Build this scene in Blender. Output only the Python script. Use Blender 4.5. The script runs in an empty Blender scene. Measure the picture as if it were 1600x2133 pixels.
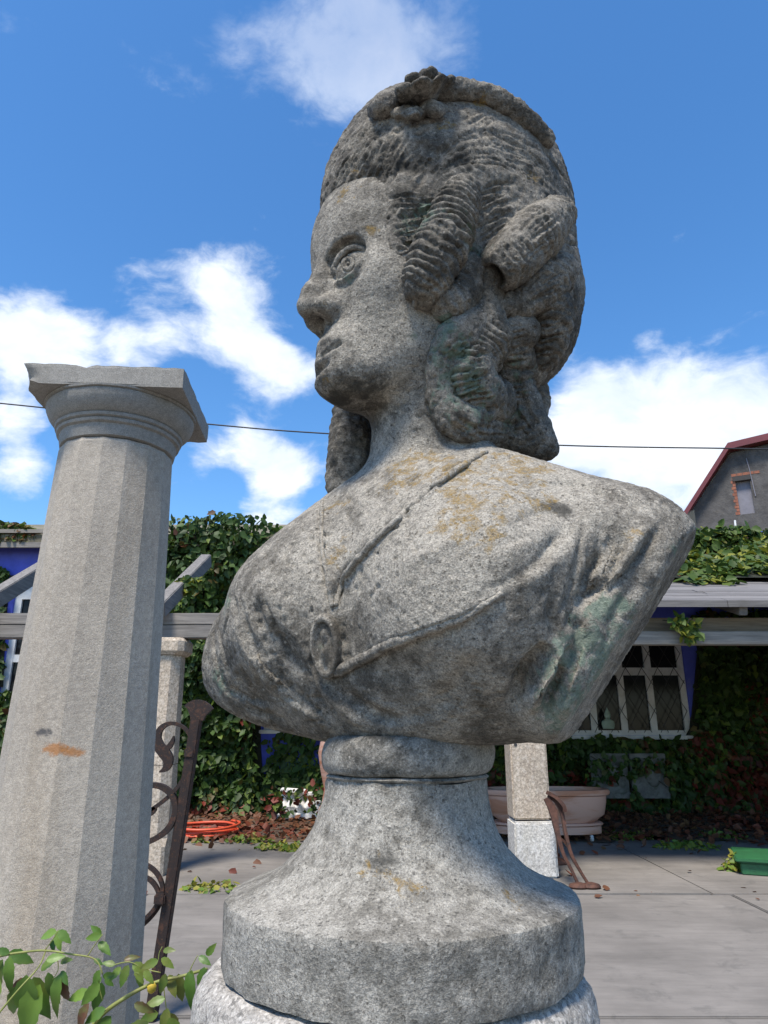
import bpy, bmesh, math, random, sys, os, time
import numpy as np
from mathutils import Vector, Matrix
from mathutils.bvhtree import BVHTree

T0 = time.time()
scene = bpy.context.scene
COL = scene.collection

# ------------------------------------------------------------------ camera
EYE = 1.5                       # metres above the paving
PITCH = math.radians(17.3)
FPX, W0, H0 = 1440.0, 1600.0, 2133.0
cam_data = bpy.data.cameras.new('camera')
cam = bpy.data.objects.new('camera', cam_data)
COL.objects.link(cam)
cam.location = (0, 0, EYE)
cam.rotation_euler = (math.pi / 2 + PITCH, 0, 0)
cam_data.sensor_fit = 'VERTICAL'
cam_data.sensor_height = 24.0
cam_data.lens = 24.0 * FPX / H0
cam_data.clip_start = 0.02
cam_data.clip_end = 3000
scene.camera = cam

CP, SP = math.cos(PITCH), math.sin(PITCH)
def ray(px, py):
    u = (px - W0 / 2) / FPX; v = (H0 / 2 - py) / FPX
    return Vector((u, CP - v * SP, SP + v * CP))
def at(px, py, Y):              # photo direction -> point at the depth Y it really has
    r = ray(px, py); t = Y / r.y
    return Vector((r.x * t, Y, EYE + r.z * t))
def on_ground(px, py, z=0.0):
    r = ray(px, py); t = (z - EYE) / r.z
    return Vector((r.x * t, r.y * t, z))
def proj(p):
    x, y, z = p[0], p[1], p[2] - EYE
    zc = y * CP + z * SP; yc = -y * SP + z * CP
    return (W0 / 2 + FPX * x / zc, H0 / 2 - FPX * yc / zc)
# ------------------------------------------------------------------ node helper
class NT:
    def __init__(s, tree): s.t = tree; s.t.nodes.clear()
    def n(s, kind, ins=None, **props):
        nd = s.t.nodes.new('ShaderNode' + kind)
        for k, v in props.items(): setattr(nd, k, v)
        for k, v in (ins or {}).items():
            sock = nd.inputs[k]
            if isinstance(v, bpy.types.NodeSocket): s.t.links.new(v, sock)
            elif isinstance(v, bpy.types.Node): s.t.links.new(v.outputs[0], sock)
            else: sock.default_value = v
        return nd
    def m(s, op, a, b=0.0, c=0.0, clamp=False):
        return s.n('Math', {0: a, 1: b, 2: c}, operation=op, use_clamp=clamp).outputs[0]
    def noise(s, co, scale, detail=4.0, rough=0.55, dist=0.0):
        return s.n('TexNoise', {'Vector': co, 'Scale': scale, 'Detail': detail, 'Roughness': rough, 'Distortion': dist}).outputs['Fac']
    def step(s, x, lo, hi, o0=0.0, o1=1.0):
        return s.n('MapRange', {'Value': x, 'From Min': lo, 'From Max': hi, 'To Min': o0, 'To Max': o1}, interpolation_type='SMOOTHSTEP').outputs[0]
    def mix(s, f, a, b, blend='MIX'):
        nd = s.n('Mix', data_type='RGBA', blend_type=blend)
        for k, v in ((0, f), (6, a), (7, b)):
            if isinstance(v, bpy.types.NodeSocket): s.t.links.new(v, nd.inputs[k])
            else: nd.inputs[k].default_value = v if k == 0 else (tuple(v) + (1.0,))[:4]
        return nd.outputs[2]
    def ball(s, co, p, r):      # soft ball round a point of the place
        d = s.n('VectorMath', {0: co, 1: tuple(p)}, operation='DISTANCE').outputs['Value']
        q = s.m('DIVIDE', d, r); return s.m('EXPONENT', s.m('MULTIPLY', s.m('MULTIPLY', q, q), -1.0))

# ------------------------------------------------------------------ sky and sun
SUN_DIR = Vector((-0.20, -0.40, 0.895)).normalized()
world = bpy.data.worlds.new('World'); scene.world = world; world.use_nodes = True
w = NT(world.node_tree)
tc = w.n('TexCoord'); dirv = w.n('VectorMath', {0: tc.outputs['Generated']}, operation='NORMALIZE').outputs[0]
sky = w.n('TexSky', sky_type='NISHITA', sun_disc=False, sun_elevation=math.asin(SUN_DIR.z),
          sun_rotation=math.atan2(SUN_DIR.x, SUN_DIR.y), altitude=50.0, air_density=1.0, dust_density=0.35, ozone_density=3.2)
sky_col = w.n('HueSaturation', {'Saturation': 1.24, 'Value': 2.25, 'Color': sky.outputs[0]}).outputs[0]
warp = w.n('TexNoise', {'Vector': dirv, 'Scale': 5.0, 'Detail': 3.0})
wv = w.n('VectorMath', {0: warp.outputs['Color'], 1: (0.5, 0.5, 0.5)}, operation='SUBTRACT')
wv = w.n('VectorMath', {0: wv.outputs[0], 'Scale': 0.10}, operation='SCALE')
dw = w.n('VectorMath', {0: dirv, 1: wv.outputs[0]}, operation='ADD').outputs[0]
flat = w.n('VectorMath', {0: dw, 1: (1.0, 1.0, 1.7)}, operation='MULTIPLY').outputs[0]
fb = w.noise(flat, 5.4, 10.0, 0.60, 0.0)
low = w.n('VectorMath', {0: flat, 1: (-0.012, -0.01, 0.045)}, operation='ADD').outputs[0]
fb2 = w.noise(low, 5.2, 6.0, 0.55, 0.0)
field = w.m('MULTIPLY', w.m('SUBTRACT', fb, 0.5), 2.7)
def sky_blob(px, py, r, amt):
    global field
    c = ray(px, py).normalized()
    field = w.m('ADD', field, w.m('MULTIPLY', w.ball(dw, c, r), amt))
for px, py, r, a in ((450, 580, .06, .90), (520, 690, .07, .95), (590, 770, .05, .6), (60, 650, .06, .8), (150, 730, .05, .6), (10, 780, .06, .5), (300, 760, .05, .75), (580, 955, .05, 1.0), (500, 910, .03, .6),
                     (50, 880, .05, .8), (20, 1005, .045, .9), (400, 935, .04, .6), (1400, 810, .07, 1.0), (1230, 830, .05, .9), (1570, 850, .06, .9), (1300, 930, .08, .9),
                     (1480, 960, .08, .7), (1200, 960, .05, .6), (560, 1080, .06, .7), (640, 80, .10, .42), (740, 120, .07, .30), (760, 40, .08, .34), (900, 60, .10, .36), (480, 10, .08, .34), (290, 110, .045, .44), (40, 40, .05, .3), (1330, 190, .05, .25), (1180, 740, .03, .5)):
    sky_blob(px, py, r, a)
sep = w.n('SeparateXYZ', {0: dirv})
field = w.m('ADD', field, w.step(sep.outputs[2], 0.40, 0.02, 0.0, 0.22))
field = w.m('SUBTRACT', field, 0.30)
high = w.step(sep.outputs[2], 0.62, 0.80)
mask = w.m('MULTIPLY', w.step(field, -0.02, 0.62), w.m('SUBTRACT', 1.0, w.m('MULTIPLY', high, 0.62)))
dens = w.step(field, 0.25, 1.1)
lit = w.m('ADD', 0.62, w.m('MULTIPLY', w.m('SUBTRACT', fb, fb2), 2.6), clamp=True)
cl = w.mix(w.m('MULTIPLY', w.m('ADD', w.m('MULTIPLY', dens, 0.35), 0.65), lit), (7.4, 8.6, 10.6), (11.2, 11.6, 12.2))
col = w.mix(mask, sky_col, cl)
bg = w.n('Background', {'Color': col, 'Strength': 0.068})
w.n('OutputWorld', {'Surface': bg})

sun_data = bpy.data.lights.new('sun', 'SUN'); sun_data.energy = 3.9; sun_data.angle = math.radians(14); sun_data.color = (1.0, 0.93, 0.83)
sun = bpy.data.objects.new('sun', sun_data); COL.objects.link(sun)
sun.location = (0, 0, 20); sun.rotation_euler = (-SUN_DIR).to_track_quat('-Z', 'Y').to_euler()
vs = scene.view_settings
vs.view_transform = 'Standard'; vs.look = 'None'; vs.exposure = 0.64; vs.gamma = 1.0; vs.use_curve_mapping = False
# ------------------------------------------------------------------ solid modelling helpers
def _v(a): return np.asarray(a, np.float32)
def s_ell(P, c, r):
    r = _v(r); q = (P - _v(c))
    k0 = np.sqrt(((q / r) ** 2).sum(1)); k1 = np.sqrt(((q / (r * r)) ** 2).sum(1)) + 1e-9
    return k0 * (k0 - 1.0) / k1
def s_cap(P, a, b, ra, rb):
    a = _v(a); b = _v(b); ab = b - a
    t = np.clip(((P - a) @ ab) / max(float(ab @ ab), 1e-9), 0, 1)
    return np.sqrt(((P - a - t[:, None] * ab) ** 2).sum(1)) - (ra + (rb - ra) * t)
def s_chain(P, pts, rad, k=0.0):
    d = None
    for i in range(len(pts) - 1):
        e = s_cap(P, pts[i], pts[i + 1], rad[i], rad[i + 1])
        d = e if d is None else smin(d, e, k)
    return d
def s_plane(P, n, o):
    n = _v(n); n = n / np.linalg.norm(n)
    return (P - _v(o)) @ n
def smin(a, b, k):
    if k <= 0: return np.minimum(a, b)
    h = np.clip(0.5 + 0.5 * (b - a) / k, 0, 1)
    return b + (a - b) * h - k * h * (1 - h)
def smax(a, b, k): return -smin(-a, -b, k)
def local(P, O, R, s=1.0):      # R rows are the local axes
    return ((P - _v(O)) @ _v(R).T) / s

def surface(fn, lo, hi, h, c=4):
    """naive surface nets of fn(P)<0 inside the box lo..hi"""
    lo = np.array(lo, np.float64); hi = np.array(hi, np.float64)
    n = np.maximum(((hi - lo) / (h * c)).astype(int) + 2, 2)
    ax = [lo[i] + np.arange(n[i]) * h * c for i in range(3)]
    G = np.stack(np.meshgrid(*ax, indexing='ij'), -1).reshape(-1, 3).astype(np.float32)
    C = fn(G).reshape(n)
    up = C
    for a in range(3): up = np.repeat(up, c, axis=a)
    sl = tuple(slice(0, (n[i] - 1) * c + 1) for i in range(3))
    # upsampled value = value of the nearest lower coarse node; shift half a block
    S = np.roll(up, (c // 2,) * 3, (0, 1, 2))[sl].astype(np.float32).copy()
    for a in range(3):
        ii = [slice(None)] * 3; ii[a] = slice(0, c // 2); jj = list(ii); jj[a] = slice(c // 2, c // 2 + 1)
        S[tuple(ii)] = S[tuple(jj)]
    m = np.abs(S) < h * c * 2.6
    idx = np.argwhere(m)
    val = np.empty(len(idx), np.float32)
    for k in range(0, len(idx), 400000):
        val[k:k + 400000] = fn((lo + idx[k:k + 400000] * h).astype(np.float32))
    S[m] = val
    N = S.shape
    ins = S < 0
    a_ = ins[:-1, :-1, :-1].astype(np.int8)
    cnt = np.zeros_like(a_)
    for dx in (0, 1):
        for dy in (0, 1):
            for dz in (0, 1):
                cnt += ins[dx:N[0] - 1 + dx, dy:N[1] - 1 + dy, dz:N[2] - 1 + dz]
    act = (cnt > 0) & (cnt < 8)
    cells = np.argwhere(act)
    vid = np.full(act.shape, -1, np.int32); vid[act] = np.arange(len(cells))
    acc = np.zeros((len(cells), 3)); num = np.zeros(len(cells))
    corners = [(dx, dy, dz) for dx in (0, 1) for dy in (0, 1) for dz in (0, 1)]
    cv = {k: S[cells[:, 0] + k[0], cells[:, 1] + k[1], cells[:, 2] + k[2]] for k in corners}
    for k in corners:
        for a in range(3):
            if k[a] == 0:
                k2 = list(k); k2[a] = 1; k2 = tuple(k2)
                v0, v1 = cv[k], cv[k2]
                cr = (v0 < 0) != (v1 < 0)
                t = np.where(cr, v0 / np.where(cr, v0 - v1, 1), 0)
                p = np.array(k, float)[None].repeat(len(cells), 0); p[:, a] = t
                acc += p * cr[:, None]; num += cr
    V = lo + (cells + acc / num[:, None]) * h
    quads = []
    for a in range(3):
        i0 = [slice(None)] * 3; i1 = [slice(None)] * 3
        i0[a] = slice(0, -1); i1[a] = slice(1, None)
        A, B = ins[tuple(i0)], ins[tuple(i1)]
        e = np.argwhere(A != B)
        b, c2 = (a + 1) % 3, (a + 2) % 3
        e = e[(e[:, b] > 0) & (e[:, c2] > 0) & (e[:, b] < N[b] - 1) & (e[:, c2] < N[c2] - 1)]
        flip = A[e[:, 0], e[:, 1], e[:, 2]]
        def cell(db, dc):
            q = e.copy(); q[:, b] -= db; q[:, c2] -= dc
            return vid[q[:, 0], q[:, 1], q[:, 2]]
        q = np.stack([cell(1, 1), cell(0, 1), cell(0, 0), cell(1, 0)], 1)
        q[~flip] = q[~flip][:, ::-1]
        quads.append(q)
    return V, np.concatenate(quads)

def vnormals(V, Q):
    n = np.cross(V[Q[:, 2]] - V[Q[:, 0]], V[Q[:, 3]] - V[Q[:, 1]])
    N = np.zeros_like(V)
    for k in range(4): np.add.at(N, Q[:, k], n)
    return N / (np.linalg.norm(N, axis=1)[:, None] + 1e-12)
def relax(V, Q, it=1, f=0.5):
    e = np.concatenate([Q[:, [0, 1]], Q[:, [1, 2]], Q[:, [2, 3]], Q[:, [3, 0]]])
    deg = np.bincount(e.ravel(), minlength=len(V))[:, None]
    for _ in range(it):
        A = np.zeros_like(V)
        for a in range(3):
            A[:, a] = np.bincount(e[:, 0], V[e[:, 1], a], len(V)) + np.bincount(e[:, 1], V[e[:, 0], a], len(V))
        V = V + f * (A / np.maximum(deg, 1) - V)
    return V

class Clay:
    """a mesh in the making that is carved with strokes laid on its surface"""
    def __init__(s, V, Q): s.V = V; s.Q = Q; s.update()
    def update(s):
        s.N = vnormals(s.V, s.Q)
        s.tree = BVHTree.FromPolygons(s.V.tolist(), s.Q.tolist())
    def hit(s, px, py):
        o = Vector((0, 0, EYE)); r = ray(px, py).normalized()
        h = s.tree.ray_cast(o, r)
        return None if h[0] is None else np.array(h[0])
    def line(s, pts, step=4.0):
        """photo polyline -> smooth points on the surface"""
        pts = np.array(pts, float); P = []
        if len(pts) > 2: pts = catmull(pts, 8)
        for a, b in zip(pts[:-1], pts[1:]):
            n = max(1, int(np.hypot(*(b - a)) / step))
            for k in range(n): P.append(a + (b - a) * k / n)
        P.append(pts[-1]); out = []
        for p in P:
            h = s.hit(*p)
            if h is not None: out.append(h)
        return np.array(out) if out else np.zeros((0, 3))
    def near(s, L, r):
        lo = L.min(0) - r; hi = L.max(0) + r
        m = np.where(((s.V > lo) & (s.V < hi)).all(1))[0]
        if not len(m): return m, m, m
        D = np.linalg.norm(s.V[m][:, None] - L[None], axis=2) if len(m) * len(L) < 4e7 else None
        if D is None:
            d = np.full(len(m), 9.0); k = np.zeros(len(m), int)
            for i in range(len(L)):
                e = np.linalg.norm(s.V[m] - L[i], axis=1); u = e < d; d[u] = e[u]; k[u] = i
        else:
            k = D.argmin(1); d = D[np.arange(len(m)), k]
        g = d < r
        return m[g], d[g], k[g]
    def stroke(s, pts, w, depth, taper=0.25, sharp=False):
        """groove (depth>0) or welt (depth<0) of half-width w"""
        L = s.line(pts) if not isinstance(pts, np.ndarray) else pts
        if len(L) < 2: return
        m, d, k = s.near(L, w * 2.2)
        if not len(m): return
        t = k / (len(L) - 1); tp = np.clip(np.minimum(t, 1 - t) / max(taper, 1e-3), 0.0, 1) if taper > 0 else 1.0
        prof = np.exp(-(d / w) ** 2) if not sharp else np.clip(1 - d / (w * 1.7), 0, 1)
        s.V[m] -= s.N[m] * (depth * prof * tp)[:, None]
    def step(s, pts, w, depth, side=1, taper=0.2):
        """a fold edge: raised on one side of the line, falling off over w"""
        L = s.line(pts, 2.0)
        if len(L) < 3: return
        for _ in range(6): L[1:-1] = (L[:-2] + L[1:-1] + L[2:]) / 3
        m, d, k = s.near(L, w)
        if not len(m): return
        tg = np.gradient(L, axis=0); tg /= np.linalg.norm(tg, axis=1)[:, None] + 1e-9
        sd = np.einsum('ij,ij->i', np.cross(tg[k], s.V[m] - L[k]), s.N[m]) * side
        t = k / (len(L) - 1); tp = np.clip(np.minimum(t, 1 - t) / taper, 0, 1)
        prof = np.clip(sd / 0.0055, -0.6, 1) * (1 - d / w) ** 1.5
        s.V[m] += s.N[m] * (depth * prof * tp)[:, None]
    def dent(s, px, py, r, depth):
        p = s.hit(px, py)
        if p is None: return
        d = np.linalg.norm(s.V - p, axis=1); m = d < 2 * r
        s.V[m] -= s.N[m] * (depth * np.exp(-(d[m] / r) ** 2))[:, None]
    def rough(s, amp, scale, seed=0):
        s.V += s.N * (amp * noise3(s.V * scale, seed))[:, None]

def catmull(p, n):
    p = np.concatenate([[2 * p[0] - p[1]], p, [2 * p[-1] - p[-2]]]); out = []
    for i in range(1, len(p) - 2):
        for k in range(n):
            t = k / n
            out.append(0.5 * ((2 * p[i]) + (-p[i - 1] + p[i + 1]) * t + (2 * p[i - 1] - 5 * p[i] + 4 * p[i + 1] - p[i + 2]) * t * t
                              + (-p[i - 1] + 3 * p[i] - 3 * p[i + 1] + p[i + 2]) * t ** 3))
    out.append(p[-2]); return np.array(out)

def _hash(i, j, k, seed):
    n = (i * 73856093) ^ (j * 19349663) ^ (k * 83492791) ^ (seed * 2654435 + 1013)
    n = (n ^ (n >> 13)) * 1274126177
    n = n ^ (n >> 16)
    return (n & 0xFFFF) / 32767.5 - 1.0
def noise3(P, seed=0):          # value noise in -1..1
    P = np.asarray(P, float); I = np.floor(P).astype(np.int64); f = P - I; f = f * f * (3 - 2 * f)
    r = 0
    for dx in (0, 1):
        for dy in (0, 1):
            for dz in (0, 1):
                w = (f[:, 0] if dx else 1 - f[:, 0]) * (f[:, 1] if dy else 1 - f[:, 1]) * (f[:, 2] if dz else 1 - f[:, 2])
                r = r + w * _hash(I[:, 0] + dx, I[:, 1] + dy, I[:, 2] + dz, seed)
    return r

def new_mesh(name, V, F, mat=None, smooth=True):
    me = bpy.data.meshes.new(name)
    V = np.asarray(V, np.float32); F = np.asarray(F, np.int32)
    k = F.shape[1]
    me.vertices.add(len(V)); me.vertices.foreach_set('co', V.ravel())
    me.loops.add(F.size); me.loops.foreach_set('vertex_index', F.ravel())
    me.polygons.add(len(F)); me.polygons.foreach_set('loop_start', np.arange(0, F.size, k, dtype=np.int32))
    me.polygons.foreach_set('loop_total', np.full(len(F), k, np.int32))
    if smooth: me.polygons.foreach_set('use_smooth', np.ones(len(F), bool))
    me.update(calc_edges=True)
    if mat: me.materials.append(mat)
    return me
# ------------------------------------------------------------------ building helpers
class MB:
    """collects faces, then becomes ONE mesh object"""
    def __init__(s): s.v = []; s.f = []
    def add(s, V, F):
        o = len(s.v); s.v += [tuple(p) for p in V]; s.f += [tuple(i + o for i in f) for f in F]; return s
    def box(s, lo, hi, R=None, o=(0, 0, 0), b=0.0):
        (x0, y0, z0), (x1, y1, z1) = lo, hi
        if b <= 0:
            V = [(x, y, z) for x in (x0, x1) for y in (y0, y1) for z in (z0, z1)]
            F = [(0, 1, 3, 2), (4, 6, 7, 5), (0, 4, 5, 1), (2, 3, 7, 6), (0, 2, 6, 4), (1, 5, 7, 3)]
        else:                    # edges taken off all round
            bm = bmesh.new(); bmesh.ops.create_cube(bm, size=1.0)
            bmesh.ops.scale(bm, vec=(x1 - x0, y1 - y0, z1 - z0), verts=bm.verts)
            bmesh.ops.translate(bm, vec=((x0 + x1) / 2, (y0 + y1) / 2, (z0 + z1) / 2), verts=bm.verts)
            bmesh.ops.bevel(bm, geom=bm.edges[:], offset=b, segments=2, affect='EDGES')
            bm.verts.index_update(); V = [tuple(v.co) for v in bm.verts]; F = [tuple(v.index for v in f.verts) for f in bm.faces]; bm.free()
        if R is not None: V = [tuple(R @ Vector(p) + Vector(o)) for p in V]
        return s.add(V, F)
    def beam(s, a, b_, w, h, up=(0, 0, 1), bev=0.0):
        a, b_ = Vector(a), Vector(b_); d = b_ - a; L = d.length; x = d.normalized(); y = Vector(up).cross(x).normalized(); z = x.cross(y)
        R = Matrix((x, y, z)).transposed(); return s.box((0, -w / 2, -h / 2), (L, w / 2, h / 2), R, a, bev)
    def tube(s, pts, r, n=8, flat=None, closed=False):
        """sweep; r a number or list; flat=(w,h) gives a bar section with fixed plane normal along Y"""
        P = [Vector(p) for p in pts]; m = len(P); rr = r if isinstance(r, (list, tuple, np.ndarray)) else [r] * m
        V = []; ref = None
        for i in range(m):
            d = (P[(i + 1) % m if closed else min(i + 1, m - 1)] - P[(i - 1) % m if closed else max(i - 1, 0)]).normalized()
            if flat: u = Vector((0, 1, 0)); u = (u - d * u.dot(d)).normalized(); w_ = d.cross(u)
            else:
                if ref is None: ref = d.orthogonal().normalized()
                u = (ref - d * ref.dot(d)).normalized(); ref = u; w_ = d.cross(u)
            if flat:
                a, b_ = flat[1] / 2, rr[i]
                for ca, cb in ((1, 1), (1, -1), (-1, -1), (-1, 1)): V.append(P[i] + u * a * ca + w_ * b_ * cb)
            else:
                for k in range(n):
                    t = 2 * math.pi * k / n; V.append(P[i] + (u * math.cos(t) + w_ * math.sin(t)) * rr[i])
        if flat: n = 4
        F = []
        for i in range(m if closed else m - 1):
            j = (i + 1) % m
            for k in range(n): F.append((i * n + k, i * n + (k + 1) % n, j * n + (k + 1) % n, j * n + k))
        if not closed: F += [tuple(range(n))[::-1], tuple((m - 1) * n + k for k in range(n))]
        return s.add(V, F)
    def lathe(s, prof, c=(0, 0, 0), n=32, sx=1.0, sy=1.0, rot=0.0, jag=None):
        V = []; m = len(prof)
        for i, (r, z) in enumerate(prof):
            for k in range(n):
                t = 2 * math.pi * k / n + rot; q = r * (jag(k, i) if jag else 1)
                V.append((c[0] + q * math.cos(t) * sx, c[1] + q * math.sin(t) * sy, c[2] + z))
        F = [(i * n + k, i * n + (k + 1) % n, (i + 1) * n + (k + 1) % n, (i + 1) * n + k) for i in range(m - 1) for k in range(n)]
        F += [tuple(range(n))[::-1], tuple((m - 1) * n + k for k in range(n))]
        return s.add(V, F)
    def prism(s, poly, y0, y1):  # polygon in X,Z pushed along Y
        n = len(poly); V = [(x, y0, z) for x, z in poly] + [(x, y1, z) for x, z in poly]
        F = [tuple(range(n)), tuple(range(n, 2 * n))[::-1]] + [(i, (i + 1) % n, n + (i + 1) % n, n + i)[::-1] for i in range(n)]
        return s.add(V, F)
    def rough(s, a, sc, seed=0):
        V = np.array(s.v, float); D = np.stack([noise3(V * sc + 7.1, seed + q) for q in (0, 1, 2)], 1); s.v = [tuple(p) for p in V + D * a]; return s
    def build(s, name, mat, parent=None, smooth=False, loc=None):
        me = bpy.data.meshes.new(name); me.from_pydata([tuple(p) for p in s.v], [], s.f)
        bm = bmesh.new(); bm.from_mesh(me); bmesh.ops.recalc_face_normals(bm, faces=bm.faces); bm.to_mesh(me); bm.free()
        me.materials.append(mat)
        if smooth:
            me.polygons.foreach_set('use_smooth', np.ones(len(me.polygons), bool))
            if smooth != 'all': me.set_sharp_from_angle(angle=math.radians(smooth if smooth > 1 else 40))
        me.update(); return link(name, me, parent, loc)
def link(name, data, parent=None, loc=None):
    o = bpy.data.objects.new(name, data); COL.objects.link(o)
    if loc is not None: o.location = loc
    if parent is not None:
        o.parent = parent; o.matrix_parent_inverse = Matrix.Translation(parent.location).inverted() if loc is None else Matrix()
    return o
def thing(name, label, cat, loc=(0, 0, 0), group=None):
    o = bpy.data.objects.new(name, None); COL.objects.link(o); o.location = loc; o.empty_display_size = .1
    return tag(o, label, cat, group)
def tag(o, label, cat, group=None):
    o['label'] = label; o['category'] = cat
    if group: o['group'] = group
    return o
def kind(o, k): o['kind'] = k; return o

def smooth_path(pts, n=6):
    return [Vector(p) for p in catmull(np.array([tuple(p) for p in pts], float), n)]

LEAF_V = np.array([(0, 0, 0), (-.34, .30, .05), (-.22, .72, .02), (0, 1.0, -.08), (.22, .72, .02), (.34, .30, .05), (0, .5, -.06)])
LEAF_F = np.array([(0, 6, 1), (1, 6, 2), (2, 6, 3), (3, 6, 4), (4, 6, 5), (5, 6, 0)])
def leaf_cloud(name, P, N, size, mat, parent, seed=0, droop=.6, red=None, yellow=.0, jitter=.6):
    """P, N: arrays of leaf seats and outward directions"""
    rs = np.random.RandomState(seed); n = len(P)
    N = N + rs.normal(0, jitter, (n, 3)); N /= np.linalg.norm(N, axis=1)[:, None]
    down = np.array((0, 0, -1.0)) * droop + rs.normal(0, .55, (n, 3))
    Yv = down - N * (down * N).sum(1)[:, None]; Yv /= np.linalg.norm(Yv, axis=1)[:, None] + 1e-9
    Xv = np.cross(Yv, N); s = size * rs.uniform(.45, 1.55, n)
    V = (P[:, None] + (LEAF_V[None, :, 0:1] * Xv[:, None] + LEAF_V[None, :, 1:2] * Yv[:, None] + LEAF_V[None, :, 2:3] * N[:, None]) * s[:, None, None]).reshape(-1, 3)
    F = (LEAF_F[None] + (np.arange(n) * len(LEAF_V))[:, None, None]).reshape(-1, 3)
    me = new_mesh(name, V, F, mat, smooth=False)
    tone = np.zeros((n, 4), np.float32); tone[:, 0] = rs.uniform(0, 1, n); tone[:, 3] = 1
    tone[:, 1] = np.clip(red if red is not None else 0, 0, 1) * 1.0
    tone[:, 1] = np.clip(tone[:, 1] + rs.normal(0, .16, n), 0, 1); tone[:, 2] = np.clip(rs.uniform(0, 1, n) + yellow, 0, 1)
    at_ = me.color_attributes.new('tone', 'FLOAT_COLOR', 'POINT'); at_.data.foreach_set('color', np.repeat(tone, len(LEAF_V), 0).ravel())
    return kind(link(name, me, parent), 'stuff')
# ------------------------------------------------------------------ materials
def material(name, build, bump=None):
    m = bpy.data.materials.new(name); m.use_nodes = True
    t = NT(m.node_tree)
    geo = t.n('NewGeometry'); t.pos = geo.outputs['Position']; t.nor = geo.outputs['Normal']
    r = build(t)
    ins = {'Base Color': r['color'] if isinstance(r['color'], bpy.types.NodeSocket) else tuple(r['color']) + (1,), 'Roughness': r.get('rough', 0.85)}
    if 'metal' in r: ins['Metallic'] = r['metal']
    if 'spec' in r: ins['Specular IOR Level'] = r['spec']
    if 'alpha' in r: ins['Alpha'] = r['alpha']
    if 'bump' in r:
        ins['Normal'] = t.n('Bump', {'Height': r['bump'], 'Strength': r.get('bs', 0.5), 'Distance': r.get('bd', 0.003)}).outputs[0]
    p = t.n('BsdfPrincipled', ins)
    if 'trans' in r:            # thin leaves let light through
        tr = t.n('BsdfTranslucent', {'Color': ins['Base Color']})
        mx = t.n('MixShader', {0: r['trans'], 1: p.outputs[0], 2: tr.outputs[0]})
        t.n('OutputMaterial', {'Surface': mx.outputs[0]})
    else:
        t.n('OutputMaterial', {'Surface': p.outputs[0]})
    return m

def scale(t, v, f): return t.n('VectorMath', {0: v, 'Scale': f}, operation='SCALE').outputs[0]
def gauss_sum(t, balls):
    s = 0.0
    for p, r in balls:
        b = t.ball(t.pos, p, r); s = b if isinstance(s, float) else t.m('ADD', s, b)
    return s

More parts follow.
